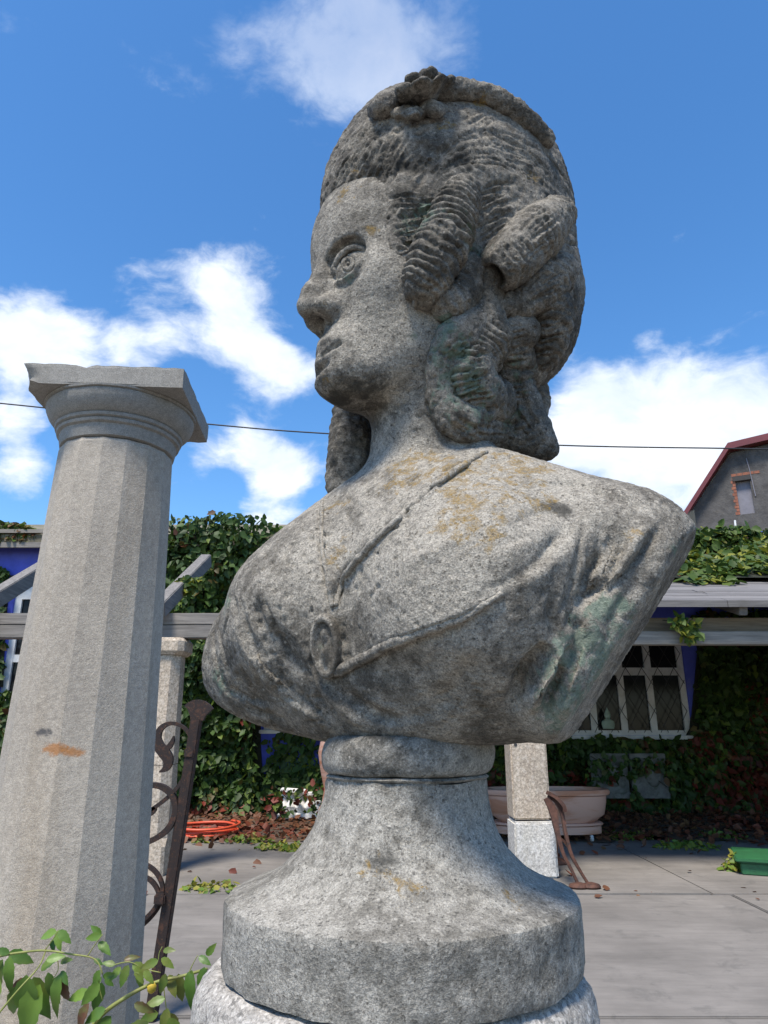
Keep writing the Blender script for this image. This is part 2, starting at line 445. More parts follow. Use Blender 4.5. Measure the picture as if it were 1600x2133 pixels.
def cast_stone(dark, mid, light, grain=430.0, stain=.5, blotch=7.0, contrast=1.0):
    """weathered cast stone: pebbly aggregate and stains; ochre lichen, green bloom, black crust and bare pale
    stone grow where the mesh attribute 'growth' says they have settled"""
    def f(t):
        gr = t.n('Attribute', attribute_name='growth'); g = t.n('SeparateColor', {0: gr.outputs['Color']}); pale = gr.outputs['Alpha']
        big = t.noise(t.pos, blotch, 5, .62, .4)
        med = t.noise(t.pos, 42.0, 6, .68)
        c = t.mix(t.step(big, .34, .68), dark, mid)
        k = t.m('ADD', t.m('MULTIPLY', med, .65), t.m('MULTIPLY', big, .35)); k = t.m('ADD', k, t.m('MULTIPLY', pale, .11))
        c = t.mix(t.step(k, .42, .62), c, light)
        g1 = t.noise(t.pos, grain * 1.1, 3, .85); g2 = t.noise(t.pos, grain * .38, 4, .8)
        sp = t.m('MULTIPLY', t.step(g1, .30, .70, 1 - .42 * contrast, 1 + .40 * contrast), t.step(g2, .30, .70, .74, 1.24))
        c = t.mix(1.0, c, t.n('CombineColor', {0: sp, 1: sp, 2: sp}).outputs[0], 'MULTIPLY')
        vor2 = t.n('TexVoronoi', {'Vector': t.pos, 'Scale': grain * .42, 'Randomness': 1.0})
        v2 = t.n('SeparateColor', {0: vor2.outputs['Color']})
        peb = t.m('MULTIPLY', t.step(v2.outputs[0], .90, .92), t.step(vor2.outputs['Distance'], .36, .26))
        c = t.mix(t.m('MULTIPLY', peb, .5), c, tuple(min(1, x * 1.5) for x in light))
        dk = t.m('MULTIPLY', t.step(v2.outputs[1], .90, .93), t.step(vor2.outputs['Distance'], .38, .25))
        c = t.mix(t.m('MULTIPLY', dk, .6), c, tuple(x * .4 for x in dark))
        fine = t.noise(t.pos, 240.0, 4, .72)
        pit = t.step(fine, .60, .66)
        c = t.mix(t.m('MULTIPLY', pit, .6), c, tuple(x * .45 for x in dark))
        crust = t.noise(t.pos, 18.0, 7, .72, .6)
        lich = t.noise(t.pos, 52.0, 6, .74, .4)
        if stain: c = t.mix(t.m('MULTIPLY', t.step(crust, .54, .66), stain), c, (dark[0] * .75, dark[1] * .73, dark[2] * .66))
        so = t.step(t.m('ADD', crust, t.m('MULTIPLY', t.m('SUBTRACT', g.outputs[2], 1.0), .42)), .34, .52)
        c = t.mix(t.m('MULTIPLY', so, .8), c, (.036, .035, .031))
        gn = t.step(t.m('ADD', lich, t.m('MULTIPLY', t.m('SUBTRACT', g.outputs[1], 1.0), .34)), .42, .56)
        c = t.mix(t.m('MULTIPLY', gn, .60), c, (.120, .190, .140))
        oc = t.step(t.m('ADD', t.m('SUBTRACT', 1.0, lich), t.m('MULTIPLY', t.m('SUBTRACT', g.outputs[0], 1.0), .34)), .46, .57)
        c = t.mix(t.m('MULTIPLY', t.m('MULTIPLY', oc, t.step(g2, .36, .60, .25, 1.0)), .8), c, t.mix(t.step(fine, .4, .6), (.150, .100, .032), (.270, .160, .022)))
        h = t.m('ADD', t.m('MULTIPLY', g2, 1.2), t.m('MULTIPLY', fine, 1.4))
        h = t.m('ADD', h, t.m('MULTIPLY', med, 1.6)); h = t.m('SUBTRACT', h, t.m('MULTIPLY', pit, .9))
        return dict(color=c, rough=.93, spec=.25, bump=h, bs=.85, bd=.0020)
    return f

def granite(base, dark, light, grain=170.0, tint=None, sc=1.0, bs=.4, marks=(), mottle=1.0):
    def f(t):
        big = t.noise(t.pos, 3.0 * sc, 6, .6)
        c = t.mix(t.step(big, .35, .7), base, tuple(x * .8 for x in base))
        if tint:
            cs = t.n('Mapping', {'Vector': t.pos, 'Scale': (9, 9, .8)}).outputs[0]
            c = t.mix(t.m('MULTIPLY', t.step(t.noise(cs, 1.0, 5, .6), .48, .70), .55), c, tint)
        vor = t.n('TexVoronoi', {'Vector': t.pos, 'Scale': grain * sc}); v = t.n('SeparateColor', {0: vor.outputs['Color']})
        c = t.mix(t.m('MULTIPLY', t.step(v.outputs[0], .84, .90), .45), c, dark); g1 = t.noise(t.pos, grain * 1.3 * sc, 3, .85)
        gk = t.step(g1, .30, .70, .62, 1.34); c = t.mix(1.0, c, t.n('CombineColor', {0: gk, 1: gk, 2: gk}).outputs[0], 'MULTIPLY')
        c = t.mix(t.m('MULTIPLY', t.step(v.outputs[1], .78, .88), .35), c, light)
        n2 = t.noise(t.pos, 70 * sc, 6, .75)
        k = t.step(n2, .3, .7, 1 - .28 * mottle, 1 + .22 * mottle); c = t.mix(1.0, c, t.n('CombineColor', {0: k, 1: k, 2: k}).outputs[0], 'MULTIPLY')
        for p, r, colr, am in marks:
            q = t.step(t.m('ADD', t.ball(t.n('Mapping', {'Vector': t.n('VectorMath', {0: t.pos, 1: tuple(p)}, operation='SUBTRACT').outputs[0], 'Scale': (.8, .25, 1.6)}).outputs[0], (0, 0, 0), r), t.m('MULTIPLY', t.m('SUBTRACT', t.noise(t.pos, 60, 6, .75), .5), 1.6)), .40, .90)
            c = t.mix(t.m('MULTIPLY', q, am), c, colr)
        h = t.m('ADD', t.noise(t.pos, 160 * sc, 5, .7), t.m('MULTIPLY', v.outputs[2], .25))
        return dict(color=c, rough=.88, spec=.3, bump=h, bs=bs, bd=.003 / sc)
    return f

def simple(col, rough=.8, var=.25, sc=8.0, bump=.2, bd=.004, metal=None, dirt=None, dsc=5.0, spec=None):
    def f(t):
        n = t.noise(t.pos, sc, 7, .65); k = t.step(n, .25, .75, 1 - var, 1 + var)
        c = t.mix(1.0, col, t.n('CombineColor', {0: k, 1: k, 2: k}).outputs[0], 'MULTIPLY')
        if dirt: c = t.mix(t.m('MULTIPLY', t.step(t.noise(t.pos, dsc, 8, .7, .6), .50, .68), dirt[1]), c, dirt[0])
        d = dict(color=c, rough=rough, bump=t.noise(t.pos, sc * 6, 5, .6), bs=bump, bd=bd)
        if metal is not None: d['metal'] = metal
        if spec is not None: d['spec'] = spec
        return d
    return f

def wood(col, axis=0, sc=1.0):
    def f(t):
        s = [22 * sc] * 3; s[axis] = 1.2 * sc
        cs = t.n('Mapping', {'Vector': t.pos, 'Scale': tuple(s)}).outputs[0]
        g = t.noise(cs, 1.6, 8, .7, .4); oi = t.n('ObjectInfo')
        k = t.step(g, .28, .72, .62, 1.25); k = t.m('MULTIPLY', k, t.step(oi.outputs['Random'], 0, 1, .78, 1.15))
        c = t.mix(1.0, col, t.n('CombineColor', {0: k, 1: k, 2: k}).outputs[0], 'MULTIPLY')
        c = t.mix(t.m('MULTIPLY', t.step(t.noise(t.pos, 3.0 * sc, 6, .7), .55, .72), .5), c, (col[0] * .5, col[1] * .47, col[2] * .42))
        return dict(color=c, rough=.85, bump=g, bs=.5, bd=.004)
    return f

def rust(t):
    n = t.noise(t.pos, 26, 8, .7, .4); f = t.noise(t.pos, 120, 6, .7)
    c = t.mix(t.step(n, .48, .68), (.020, .012, .010), (.070, .030, .017))
    c = t.mix(t.m('MULTIPLY', t.step(f, .56, .70), .7), c, (.20, .085, .03))
    c = t.mix(t.m('MULTIPLY', t.step(t.noise(t.pos, 34, 7, .75, .6), .62, .70), .6), c, (.26, .16, .085))
    return dict(color=c, rough=.75, metal=.15, bump=t.m('ADD', n, f), bs=.6, bd=.002)

def leaf_mat(greens, reds, red_bias=.0, trans=.25, attr=True):
    def f(t):
        a = t.n('Attribute', attribute_name='tone'); v = t.n('SeparateColor', {0: a.outputs['Color']})
        c = t.mix(v.outputs[0], greens[0], greens[1])
        c = t.mix(t.step(v.outputs[2], .80, .97), c, greens[2])
        c = t.mix(t.step(v.outputs[1], .5, .75), c, t.mix(v.outputs[0], reds[0], reds[1]))
        return dict(color=c, rough=.55, spec=.35, trans=trans)
    return f

M = {}
M['pedestal'] = material('rough_white_granite', granite((.37, .345, .31), (.05, .05, .05), (.74, .70, .64), grain=230, bs=1.0))
M['column'] = material('grey_granite_column', granite((.415, .365, .300), (.26, .228, .19), (.52, .465, .395), grain=560, tint=(.33, .265, .19), bs=.6, mottle=.6,
    marks=((tuple(at(118, 1560, 1.59)), .030, (.36, .15, .04), .8), (tuple(at(150, 1566, 1.585)), .024, (.36, .15, .04), .8), (tuple(at(97, 1525, 1.60)), .020, (.06, .06, .065), .85))))
M['capital'] = material('dressed_granite_capital', granite((.30, .282, .25), (.20, .188, .17), (.38, .36, .325), grain=480, tint=(.205, .19, .16), bs=.3, mottle=.5))
M['post'] = material('pale_granite_post', granite((.47, .39, .30), (.27, .22, .17), (.62, .54, .45), grain=60, sc=.6, tint=(.36, .27, .19)))
M['block'] = material('white_limestone_block', granite((.58, .55, .50), (.38, .36, .33), (.7, .68, .64), grain=60, sc=.6, tint=(.48, .44, .36)))
M['tub'] = material('pink_veined_marble', lambda t: (lambda vein: dict(color=t.mix(t.m('MULTIPLY', t.step(vein, .45, .62), .8), (.62, .36, .26), (.46, .18, .085)), rough=.6, bump=vein, bs=.1))(
    t.noise(t.n('Mapping', {'Vector': t.pos, 'Rotation': (0, .7, 0), 'Scale': (1.0, 1.0, 5.0)}).outputs[0], 1.3, 6, .55, .8)))
M['slab'] = material('concrete_slab', lambda t: (lambda br, big, fine, oi: dict(
    color=t.mix(t.m('MULTIPLY', t.step(t.noise(t.pos, 3.1, 10, .75, .5), .52, .66), .55),
                t.mix(1.0, (.185, .168, .148), t.n('CombineColor', {0: br, 1: br, 2: br}).outputs[0], 'MULTIPLY'), (.12, .112, .10)),
    rough=.92, spec=.25, bump=t.m('ADD', big, fine), bs=.5, bd=.004))(
    t.m('MULTIPLY', t.step(t.noise(t.n('Mapping', {'Vector': t.pos, 'Rotation': (0, 0, .75), 'Scale': (1.0, 7.0, 1.0)}).outputs[0], 1.6, 8, .7), .3, .7, .90, 1.10), t.step(t.noise(t.pos, .9, 6, .6), .3, .7, .80, 1.2)),
    t.noise(t.pos, 6, 6, .6), t.noise(t.pos, 120, 4, .7), 0))
M['soil'] = material('dry_soil_and_litter', simple((.10, .068, .045), .95, .5, 14, .8, .02, dirt=((.05, .06, .02), .6), dsc=3))
M['wood'] = material('weathered_grey_timber', wood((.185, .168, .150), 0))
M['wood_y'] = material('weathered_grey_rafter', wood((.165, .152, .138), 1))
M['plank'] = material('weathered_roof_plank', wood((.165, .153, .145), 0))
M['beam_tan'] = material('tan_weathered_timber', wood((.20, .155, .105), 0))
M['beam_pale'] = material('pale_weathered_timber', wood((.26, .235, .20), 0))
M['blue'] = material('blue_painted_render', simple((.075, .100, .50), .8, .2, 2.5, .3, .01, dirt=((.16, .17, .34), .5), dsc=2.0))
M['white'] = material('white_window_paint', simple((.62, .62, .60), .55, .12, 6, .15, .003, dirt=((.35, .34, .31), .4)))
M['plaster'] = material('white_plaster', simple((.78, .76, .73), .7, .1, 8, .2))
M['glass'] = material('dark_window_glass', lambda t: dict(color=(.010, .011, .013), rough=.12, spec=.15))
M['iron'] = material('rusty_iron', rust)
M['leg'] = material('rusty_cast_iron', simple((.085, .036, .022), .75, .45, 22, .4, .003, metal=.2, dirt=((.022, .014, .012), .8), dsc=12))
M['bar'] = material('dark_iron_grille', simple((.03, .028, .027), .7, .2, 20))
M['hose'] = material('red_orange_hose', simple((.62, .085, .035), .5, .15, 12, .1))
M['green'] = material('green_plastic', simple((.022, .115, .040), .55, .25, 5, .15, dirt=((.02, .06, .025), .5)))
M['render'] = material('grey_roughcast', simple((.085, .080, .077), .95, .35, 2.2, .6, .03, dirt=((.15, .138, .125), .6), dsc=1.2))
M['brick'] = material('exposed_brick', simple((.26, .10, .06), .9, .35, 6, .4))
M['roof_red'] = material('dark_red_metal_roof', simple((.135, .022, .024), .45, .15, 3, .1))
M['shutter'] = material('violet_grey_shutter', simple((.19, .185, .215), .8, .15, 3))
M['relief'] = material('grey_relief_stone', simple((.15, .148, .135), .9, .35, 7, .5, dirt=((.05, .06, .035), .8)))
M['moss'] = material('mossy_felt_roof', simple((.17, .15, .10), .95, .4, 3, .6, .02, dirt=((.06, .075, .02), .8), dsc=2))
M['cable'] = material('black_cable', simple((.02, .02, .022), .6, .1))
M['pale_green'] = material('pale_green_plaster', simple((.30, .38, .31), .8, .2, 12))
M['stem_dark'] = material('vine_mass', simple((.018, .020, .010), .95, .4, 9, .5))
M['ivy'] = material('creeper_leaves', leaf_mat(((.022, .047, .010), (.050, .100, .018), (.12, .17, .024)), ((.075, .020, .012), (.19, .032, .018))))
M['ivy_roof'] = material('yellow_green_creeper_leaves', leaf_mat(((.030, .060, .011), (.078, .132, .020), (.20, .21, .025)), ((.095, .035, .014), (.15, .055, .017))))  # brighter, yellower green than the wall creeper
M['weed'] = material('weed_leaves', leaf_mat(((.09, .16, .02), (.15, .22, .03), (.26, .24, .04)), ((.14, .06, .02), (.20, .10, .03))))
M['litter'] = material('fallen_leaves', leaf_mat(((.10, .045, .025), (.16, .065, .03), (.17, .10, .04)), ((.10, .025, .015), (.17, .045, .02)), trans=.1))
M['rose'] = material('rose_leaf', lambda t: (lambda oi, v: dict(color=t.mix(t.step(v, .45, .75), t.mix(oi.outputs['Random'], (.060, .135, .022), (.165, .270, .045)), (.16, .15, .035)), rough=.42, spec=.4, trans=.28, bump=t.noise(t.pos, 180, 4, .6), bs=.25, bd=.001))(t.n('ObjectInfo'), t.noise(t.pos, 9, 4, .6)))
M['rose_old'] = material('rose_leaf_bronze', lambda t: dict(color=t.mix(t.step(t.noise(t.pos, 25, 4, .6), .4, .6), (.12, .13, .035), (.13, .055, .03)), rough=.45, trans=.2))
M['rose_stem'] = material('rose_stem', simple((.20, .22, .05), .6, .3, 30, .2, .001, dirt=((.16, .09, .05), .7), dsc=20))
M['bud'] = material('yellow_leaf_scar', simple((.55, .38, .03), .6, .2, 40))
# ------------------------------------------------------------------ the ground
WALL_Y = 13.2
g = MB(); g.add([(-400, -60, -.06), (400, -60, -.06), (400, 900, -.06), (-400, 900, -.06)], [(0, 1, 2, 3)])
kind(g.build('ground', M['soil']), 'structure')
pav = thing('pavement', 'grey broom-finished concrete paving', 'pavement'); del pav['category']; del pav['label']; kind(pav, 'structure')
rows = [(-3.0, -.2, (-9, -5.6, -2.6, .35, 3.3, 6.2, 9)), (-.2, 1.9, (-9, -5.6, -2.6, .3, 3.3, 6.2, 9)), (1.9, 4.38, (-9, -5.7, -2.7, .3, 3.3, 6.3, 9)),
        (4.40, 7.28, (-9, -5.8, -2.8, .2, 3.26, 6.3, 9)), (7.30, 10.6, (-9, -5.7, -2.9, .1, 3.10, 6.1, 9))]
rnd = random.Random(5)
for y0, y1, xs in rows:
    for x0, x1 in zip(xs[:-1], xs[1:]):
        m = MB(); m.box((x0 + .009, y0 + .009, -.10), (x1 - .009, y1 - .009, rnd.uniform(-.004, .004)), b=.008)
        m.build('slab', M['slab'], pav)
# raised strip of soil and litter along the house
m = MB(); n = 60; V = []
for i in range(n + 1):
    x = -10 + 20 * i / n
    for k, (yy, zz) in enumerate(((10.45, .002), (10.9, .03), (11.8, .06), (WALL_Y, .10))):
        V.append((x, yy + (.35 * math.sin(x * 2.1) + .25 * math.sin(x * 5.3 + 1) if k < 2 else 0), zz + .02 * math.sin(x * 7 + k)))
m.add(V, [(i * 4 + k, (i + 1) * 4 + k, (i + 1) * 4 + k + 1, i * 4 + k + 1) for i in range(n) for k in range(3)])
kind(m.build('soil_bed', M['soil'], smooth='all'), 'structure')

# ------------------------------------------------------------------ the blue house
house = thing('blue_house', 'long blue rendered house behind the pergola, overgrown with creeper', 'house', (0, WALL_Y, 0))
HX0, HX1, EAVE = -26.0, 14.0, 4.95
win = [(-7.12, -5.6, 2.02, 4.2), (-2.2, -.9, 1.46, 2.75), (2.2, 5.62, 1.36, 3.25)]
m = MB(); xs = sorted({HX0, HX1} | {v for w_ in win for v in w_[:2]})
for a, b_ in zip(xs[:-1], xs[1:]):
    hole = [w_ for w_ in win if w_[0] <= a and b_ <= w_[1]]
    zs = [(-.1, EAVE)] if not hole else [(-.1, hole[0][2]), (hole[0][3], EAVE)]
    for z0, z1 in zs: m.box((a, WALL_Y, z0), (b_, WALL_Y + .35, z1))
m.build('wall', M['blue'], house)
m = MB(); m.box((HX0, WALL_Y + .8, 0), (HX1, WALL_Y + .85, EAVE)); m.build('inner_wall', M['bar'], house)
m = MB(); m.add([(HX0 - .3, WALL_Y - .35, EAVE - .05), (1.5, WALL_Y - .35, EAVE - .05), (1.5, WALL_Y + 6, EAVE + 2.0), (HX0 - .3, WALL_Y + 6, EAVE + 2.0),
                 (HX0 - .3, WALL_Y - .35, EAVE + .10), (1.5, WALL_Y - .35, EAVE + .10), (1.5, WALL_Y + 6, EAVE + 2.15), (HX0 - .3, WALL_Y + 6, EAVE + 2.15)],
                [(0, 1, 2, 3), (4, 5, 6, 7), (0, 1, 5, 4), (1, 2, 6, 5), (2, 3, 7, 6), (3, 0, 4, 7)])
rf = m.build('roof', M['moss'], house)
m = MB(); m.box((-9.2, WALL_Y - .40, EAVE + .12), (-6.4, WALL_Y - .33, EAVE + .19)); m.build('edge_batten', M['beam_pale'], rf)
m = MB(); m.box((HX0, WALL_Y - .36, EAVE - .16), (1.5, WALL_Y - .30, EAVE - .055)); m.build('gutter_board', M['wood'], rf)
for k, (y_, z0) in enumerate(((WALL_Y - .02, 4.28),)):
    m = MB(); m.tube(smooth_path([(-9.5, y_, 4.36), (-8.0, y_, 4.30), (-7.0, y_, 4.31), (-6.0, y_, 4.36)], 5), .012, 6); m.build('wall_cable', M['cable'], house)

def window(x0, x1, z0, z1, cols, transom, fw=.11, y=WALL_Y + .05, grille=False):
    wn = MB()
    for a, b_ in ((x0, x0 + fw), (x1 - fw, x1)): wn.box((a, y, z0), (b_, y + .10, z1))
    wn.box((x0 + fw, y, z1 - fw), (x1 - fw, y + .10, z1)); wn.box((x0 + fw, y, z0), (x1 - fw, y + .10, z0 + fw * .8))
    f = wn.build('window', M['white'], house)
    n = len(cols) + 1; edge = [x0 + fw] + [v for c in cols for v in (c - .06, c + .06)] + [x1 - fw]
    for c in cols: MB().box((c - .06, y + .004, z0 + fw * .8), (c + .06, y + .09, z1 - fw)).build('mullion', M['white'], f)
    levels = [z0 + fw * .8, z1 - fw] if transom is None else [z0 + fw * .8, transom - .07, transom + .07, z1 - fw]
    for i in range(n):
        a, b_ = edge[2 * i], edge[2 * i + 1]
        if transom is not None: MB().box((a, y + .008, transom - .07), (b_, y + .085, transom + .07)).build('transom', M['white'], f)
        for k in range(0, len(levels), 2): MB().box((a, y + .05, levels[k]), (b_, y + .058, levels[k + 1])).build('pane', M['glass'], f)
    MB().box((x0 - .06, WALL_Y - .10, z0 - .07), (x1 + .06, WALL_Y + .049, z0 - .002), b=.012).build('sill', M['white'], f)
    return f
window(*win[0], [-6.36], 2.74, .13)
MB().box((-6.99, WALL_Y + .04, 3.86), (-5.73, WALL_Y + .16, 4.068)).build('lintel_board', M['white'], house)
window(*win[1], [-1.55], None, .12)
wr = window(*win[2], [2.76, 3.31, 3.86, 4.41, 4.95], 2.50)
# diamond grille in front of the long window
x0, x1, z0, z1 = win[2]; sp = .30; k = -12
while x0 - 2 + (k + 12) * sp < x1:
    c = x0 - 2 + (k + 12) * sp; k += 1
    for sg in (1, -1):
        pts = []
        for zz in np.linspace(z0 + .05, z1 - .05, 30):
            xx = c + sg * (zz - z0) * .58 + (0 if sg == 1 else 1.1)
            if x0 + .05 < xx < x1 - .05: pts.append((xx, WALL_Y - .02 - (.012 if sg == 1 else 0), zz))
        if len(pts) > 4: MB().tube([pts[0], pts[-1]], .0065, 5).build('grille_bar', M['bar'], wr)
# rusty bars over the left window
for xx in (-6.88, -6.6, -6.1):
    MB().beam((xx, WALL_Y - .03, 1.98), (xx, WALL_Y - .03, 4.0), .03, .03).build('window_bar', M['leg'], house)

# ------------------------------------------------------------------ pergola and porch
perg = thing('pergola_beam', 'grey double timber beam of the bare pergola behind the tall column', 'beam', (-3, 8.3, 2.5))
MB().box((-9.5, 8.22, 2.665), (-1.7, 8.40, 2.80), b=.008).build('upper_board', M['wood'], perg)
MB().box((-9.5, 8.20, 2.505), (-1.7, 8.38, 2.655), b=.008).build('lower_board', M['wood'], perg)
r1 = tag(MB().beam((-4.72, 7.85, 2.72), (-4.72, 10.0, 3.95), .16, .20, bev=.01).build('rafter', M['wood_y']), 'sloping grey rafter crossing the small white window at the left edge', 'rafter', 'bare pergola rafters')
r2 = tag(MB().beam((-2.62, 8.0, 2.80), (-2.62, 9.95, 3.85), .15, .19, bev=.01).build('rafter', M['wood_y']), 'sloping grey rafter stub in front of the creeper, right of the column', 'rafter', 'bare pergola rafters')

porch = thing('porch_roof', 'plank porch roof on pale beams at the right, creeper growing over it', 'roof', (5, 8, 2.4))
MB().box((-1.6, 8.00, 2.405), (9, 8.14, 2.555), b=.008).build('lower_beam', M['beam_pale'], porch)
MB().box((-1.6, 8.16, 2.565), (9, 8.30, 2.735), b=.008).build('upper_beam', M['beam_tan'], porch)
# boards of the roof, each its own piece, laid across the slope
rnd = random.Random(8); slope = .34; yb = 7.80; k = 0
while yb < 9.95:
    wdt = .155; x = -1.6 + (k % 3) * .4  # hidden left end of the roof added to cut light into the porch
    while x < 9.0:
        L = rnd.uniform(1.6, 3.2); e = min(x + L, 9.2)
        z0 = 2.80 + (yb - 7.8) * slope + rnd.uniform(0, .014); z1 = z0 + wdt * slope
        V = [(x + .004, yb, z0), (e - .004, yb, z0), (e - .004, yb + wdt * .985, z1), (x + .004, yb + wdt * .985, z1)]
        t_ = .075 if k == 0 else .028
        MB().add(V + [(a, b_, c + t_) for a, b_, c in V], [(3, 2, 1, 0), (4, 5, 6, 7), (0, 1, 5, 4), (1, 2, 6, 5), (2, 3, 7, 6), (3, 0, 4, 7)]).build('roof_board', M['plank'], porch)
        x = e
    yb += wdt; k += 1
z0 = 2.80 + (yb - 7.8) * slope; z1 = 2.80 + (WALL_Y - 7.8) * slope
MB().add([(-1.6, yb, z0), (9.2, yb, z0), (9.2, WALL_Y, z1), (-1.6, WALL_Y, z1)] + [(-1.6, yb, z0 + .03), (9.2, yb, z0 + .03), (9.2, WALL_Y, z1 + .03), (-1.6, WALL_Y, z1 + .03)], [(3, 2, 1, 0), (4, 5, 6, 7), (0, 1, 5, 4), (1, 2, 6, 5), (2, 3, 7, 6), (3, 0, 4, 7)]).build('covered_boarding', M['plank'], porch)
for xx in (-1.4, -.2, 1.1, 2.6, 4.1, 5.55, 7.0):
    MB().beam((xx, 7.86, 2.775), (xx, WALL_Y, 2.80 + (WALL_Y - 7.8) * slope - .09), .10, .12, bev=.006).build('rafter', M['wood_y'], porch)
MB().box((8.9, 8.0, 0), (9.1, WALL_Y, 4.4)).build('side_boarding', M['stem_dark'], porch)

# granite posts that carry the beams
lp = thing('granite_post', 'chamfered pale granite post with a cap, half hidden behind the tall column', 'post', (-2.55, 8.3, 0), 'granite posts under the pergola')
ch = lambda h, c: [(-h + c, -h), (h - c, -h), (h, -h + c), (h, h - c), (h - c, h), (-h + c, h), (-h, h - c), (-h, -h + c)]
def post_mesh(levels, c0):
    V = []; F = []
    for h, c, z in levels: V += [(c0[0] + x, c0[1] + y, z) for x, y in ch(h, c)]
    for i in range(len(levels) - 1):
        for k in range(8): F.append((i * 8 + k, i * 8 + (k + 1) % 8, (i + 1) * 8 + (k + 1) % 8, (i + 1) * 8 + k))
    F += [tuple(range(8))[::-1], tuple((len(levels) - 1) * 8 + k for k in range(8))]
    return MB().add(V, F)
post_mesh([(.215, .03, 0), (.21, .03, .28), (.21, .09, .36), (.195, .09, 1.10)], (-2.55, 8.3)).rough(.004, 9).build('lower_drum', M['post'], lp)
post_mesh([(.195, .09, 1.106), (.18, .085, 2.30)], (-2.55, 8.3)).rough(.003, 9).build('shaft', M['post'], lp)
post_mesh([(.20, .07, 2.302), (.235, .06, 2.345), (.235, .06, 2.46), (.20, .05, 2.50)], (-2.55, 8.3)).rough(.004, 9).build('cap', M['post'], lp)
rp = thing('granite_post', 'square tan granite post with a bolt hole, standing on a white block', 'post', (1.58, 8.2, .55), 'granite posts under the pergola')
MB().box((1.385, 8.02, .555), (1.785, 8.40, 2.40), b=.018).rough(.004, 7).build('shaft', M['post'], rp)
hole = at(1074, 1551, 8.018); m = MB(); m.lathe([(.018, -.004), (.018, .004)], n=12); m.v = [(x + hole.x, z + hole.y, y + hole.z) for x, y, z in m.v]; m.build('dark_hole_disc', M['bar'], rp)  # solid dark disc, the shade inside the hole put into its colour
blk = tag(MB().box((1.375, 7.97, 0), (1.815, 8.42, .545), b=.02).rough(.008, 8).build('stone_block', M['block']), 'white limestone block carrying the square granite post', 'block')
# ------------------------------------------------------------------ creeper
def patch_px(poly, Y, n, seed, bulge=.5, back=.0):
    """leaf seats over a wall area given by its outline in the photo's directions at depth Y"""
    rs = np.random.RandomState(seed); poly = np.array(poly, float); lo, hi = poly.min(0), poly.max(0); out = []
    while len(out) < n:
        p = rs.uniform(lo, hi, (n, 2)); ins = np.zeros(n, bool); j = len(poly) - 1
        for i in range(len(poly)):
            c = ((poly[i, 1] > p[:, 1]) != (poly[j, 1] > p[:, 1])) & (p[:, 0] < (poly[j, 0] - poly[i, 0]) * (p[:, 1] - poly[i, 1]) / (poly[j, 1] - poly[i, 1] + 1e-9) + poly[i, 0])
            ins ^= c; j = i
        out += p[ins].tolist()
    P = np.array([at(x, y, Y) for x, y in out[:n]])
    b = bulge * (.55 + .45 * noise3(P * np.array((1.1, 0, 1.1)) + seed, seed) + .22 * noise3(P * np.array((3.3, 0, 3.3)), seed + 1))
    dep = rs.uniform(0, 1, n) ** 2
    P[:, 1] -= np.maximum(b, .03) * (1 - .6 * dep)
    gx = noise3((P + (.25, 0, 0)) * (1.1, 0, 1.1) + seed, seed) - noise3((P - (.25, 0, 0)) * (1.1, 0, 1.1) + seed, seed)
    gz = noise3((P + (0, 0, .25)) * (1.1, 0, 1.1) + seed, seed) - noise3((P - (0, 0, .25)) * (1.1, 0, 1.1) + seed, seed)
    N = np.stack([-gx * bulge, -np.ones(n), -gz * bulge + .25], 1)
    return P, N / np.linalg.norm(N, axis=1)[:, None]
def creeper(label, patches, seed, mat='ivy', size=.13, redf=None, cat='climbing plant', backing=True):
    o = thing('creeper', label, cat, (0, WALL_Y - .2, 0), 'creeper on the house and porch')
    PP, NN = [], []
    for k, (poly, Y, n, bulge) in enumerate(patches):
        P, N = patch_px(poly, Y, n, seed + 11 * k, bulge); PP.append(P); NN.append(N)
    P = np.concatenate(PP); N = np.concatenate(NN)
    red = redf(P) if redf else np.clip(.12 + .38 * noise3(P * 1.3, seed + 5), 0, 1)
    leaf_cloud('foliage', P, N, size, M[mat], o, seed, red=red)
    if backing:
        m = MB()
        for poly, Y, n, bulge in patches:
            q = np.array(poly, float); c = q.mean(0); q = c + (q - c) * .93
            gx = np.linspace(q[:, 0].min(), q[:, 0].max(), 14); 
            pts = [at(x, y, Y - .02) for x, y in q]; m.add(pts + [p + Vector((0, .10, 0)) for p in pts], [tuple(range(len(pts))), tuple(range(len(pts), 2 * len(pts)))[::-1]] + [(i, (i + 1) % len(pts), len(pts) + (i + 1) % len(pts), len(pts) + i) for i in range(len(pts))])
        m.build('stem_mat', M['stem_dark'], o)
    return o
zred = lambda lo, hi, s: (lambda P: np.clip(.30 + .5 * noise3(P * 1.6, s) + np.clip((hi - P[:, 2]) / (hi - lo), 0, 1) * .45 - .15, 0, 1))
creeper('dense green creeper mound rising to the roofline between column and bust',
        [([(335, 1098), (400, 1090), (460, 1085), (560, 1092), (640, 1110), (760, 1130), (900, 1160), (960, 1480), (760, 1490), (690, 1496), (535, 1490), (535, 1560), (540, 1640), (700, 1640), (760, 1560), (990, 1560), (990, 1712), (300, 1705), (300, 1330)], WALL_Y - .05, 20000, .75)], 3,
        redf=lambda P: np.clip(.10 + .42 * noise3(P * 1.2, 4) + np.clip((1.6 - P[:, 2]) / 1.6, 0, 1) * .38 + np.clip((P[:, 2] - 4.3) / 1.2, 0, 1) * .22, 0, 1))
creeper('creeper covering the wall under the small window at the left edge',
        [([(-60, 1440), (130, 1440), (130, 1705), (-60, 1705)], WALL_Y - .05, 3500, .35), ([(-60, 1150), (18, 1190), (12, 1300), (2, 1440), (-60, 1440)], WALL_Y - .05, 1200, .3)], 23)
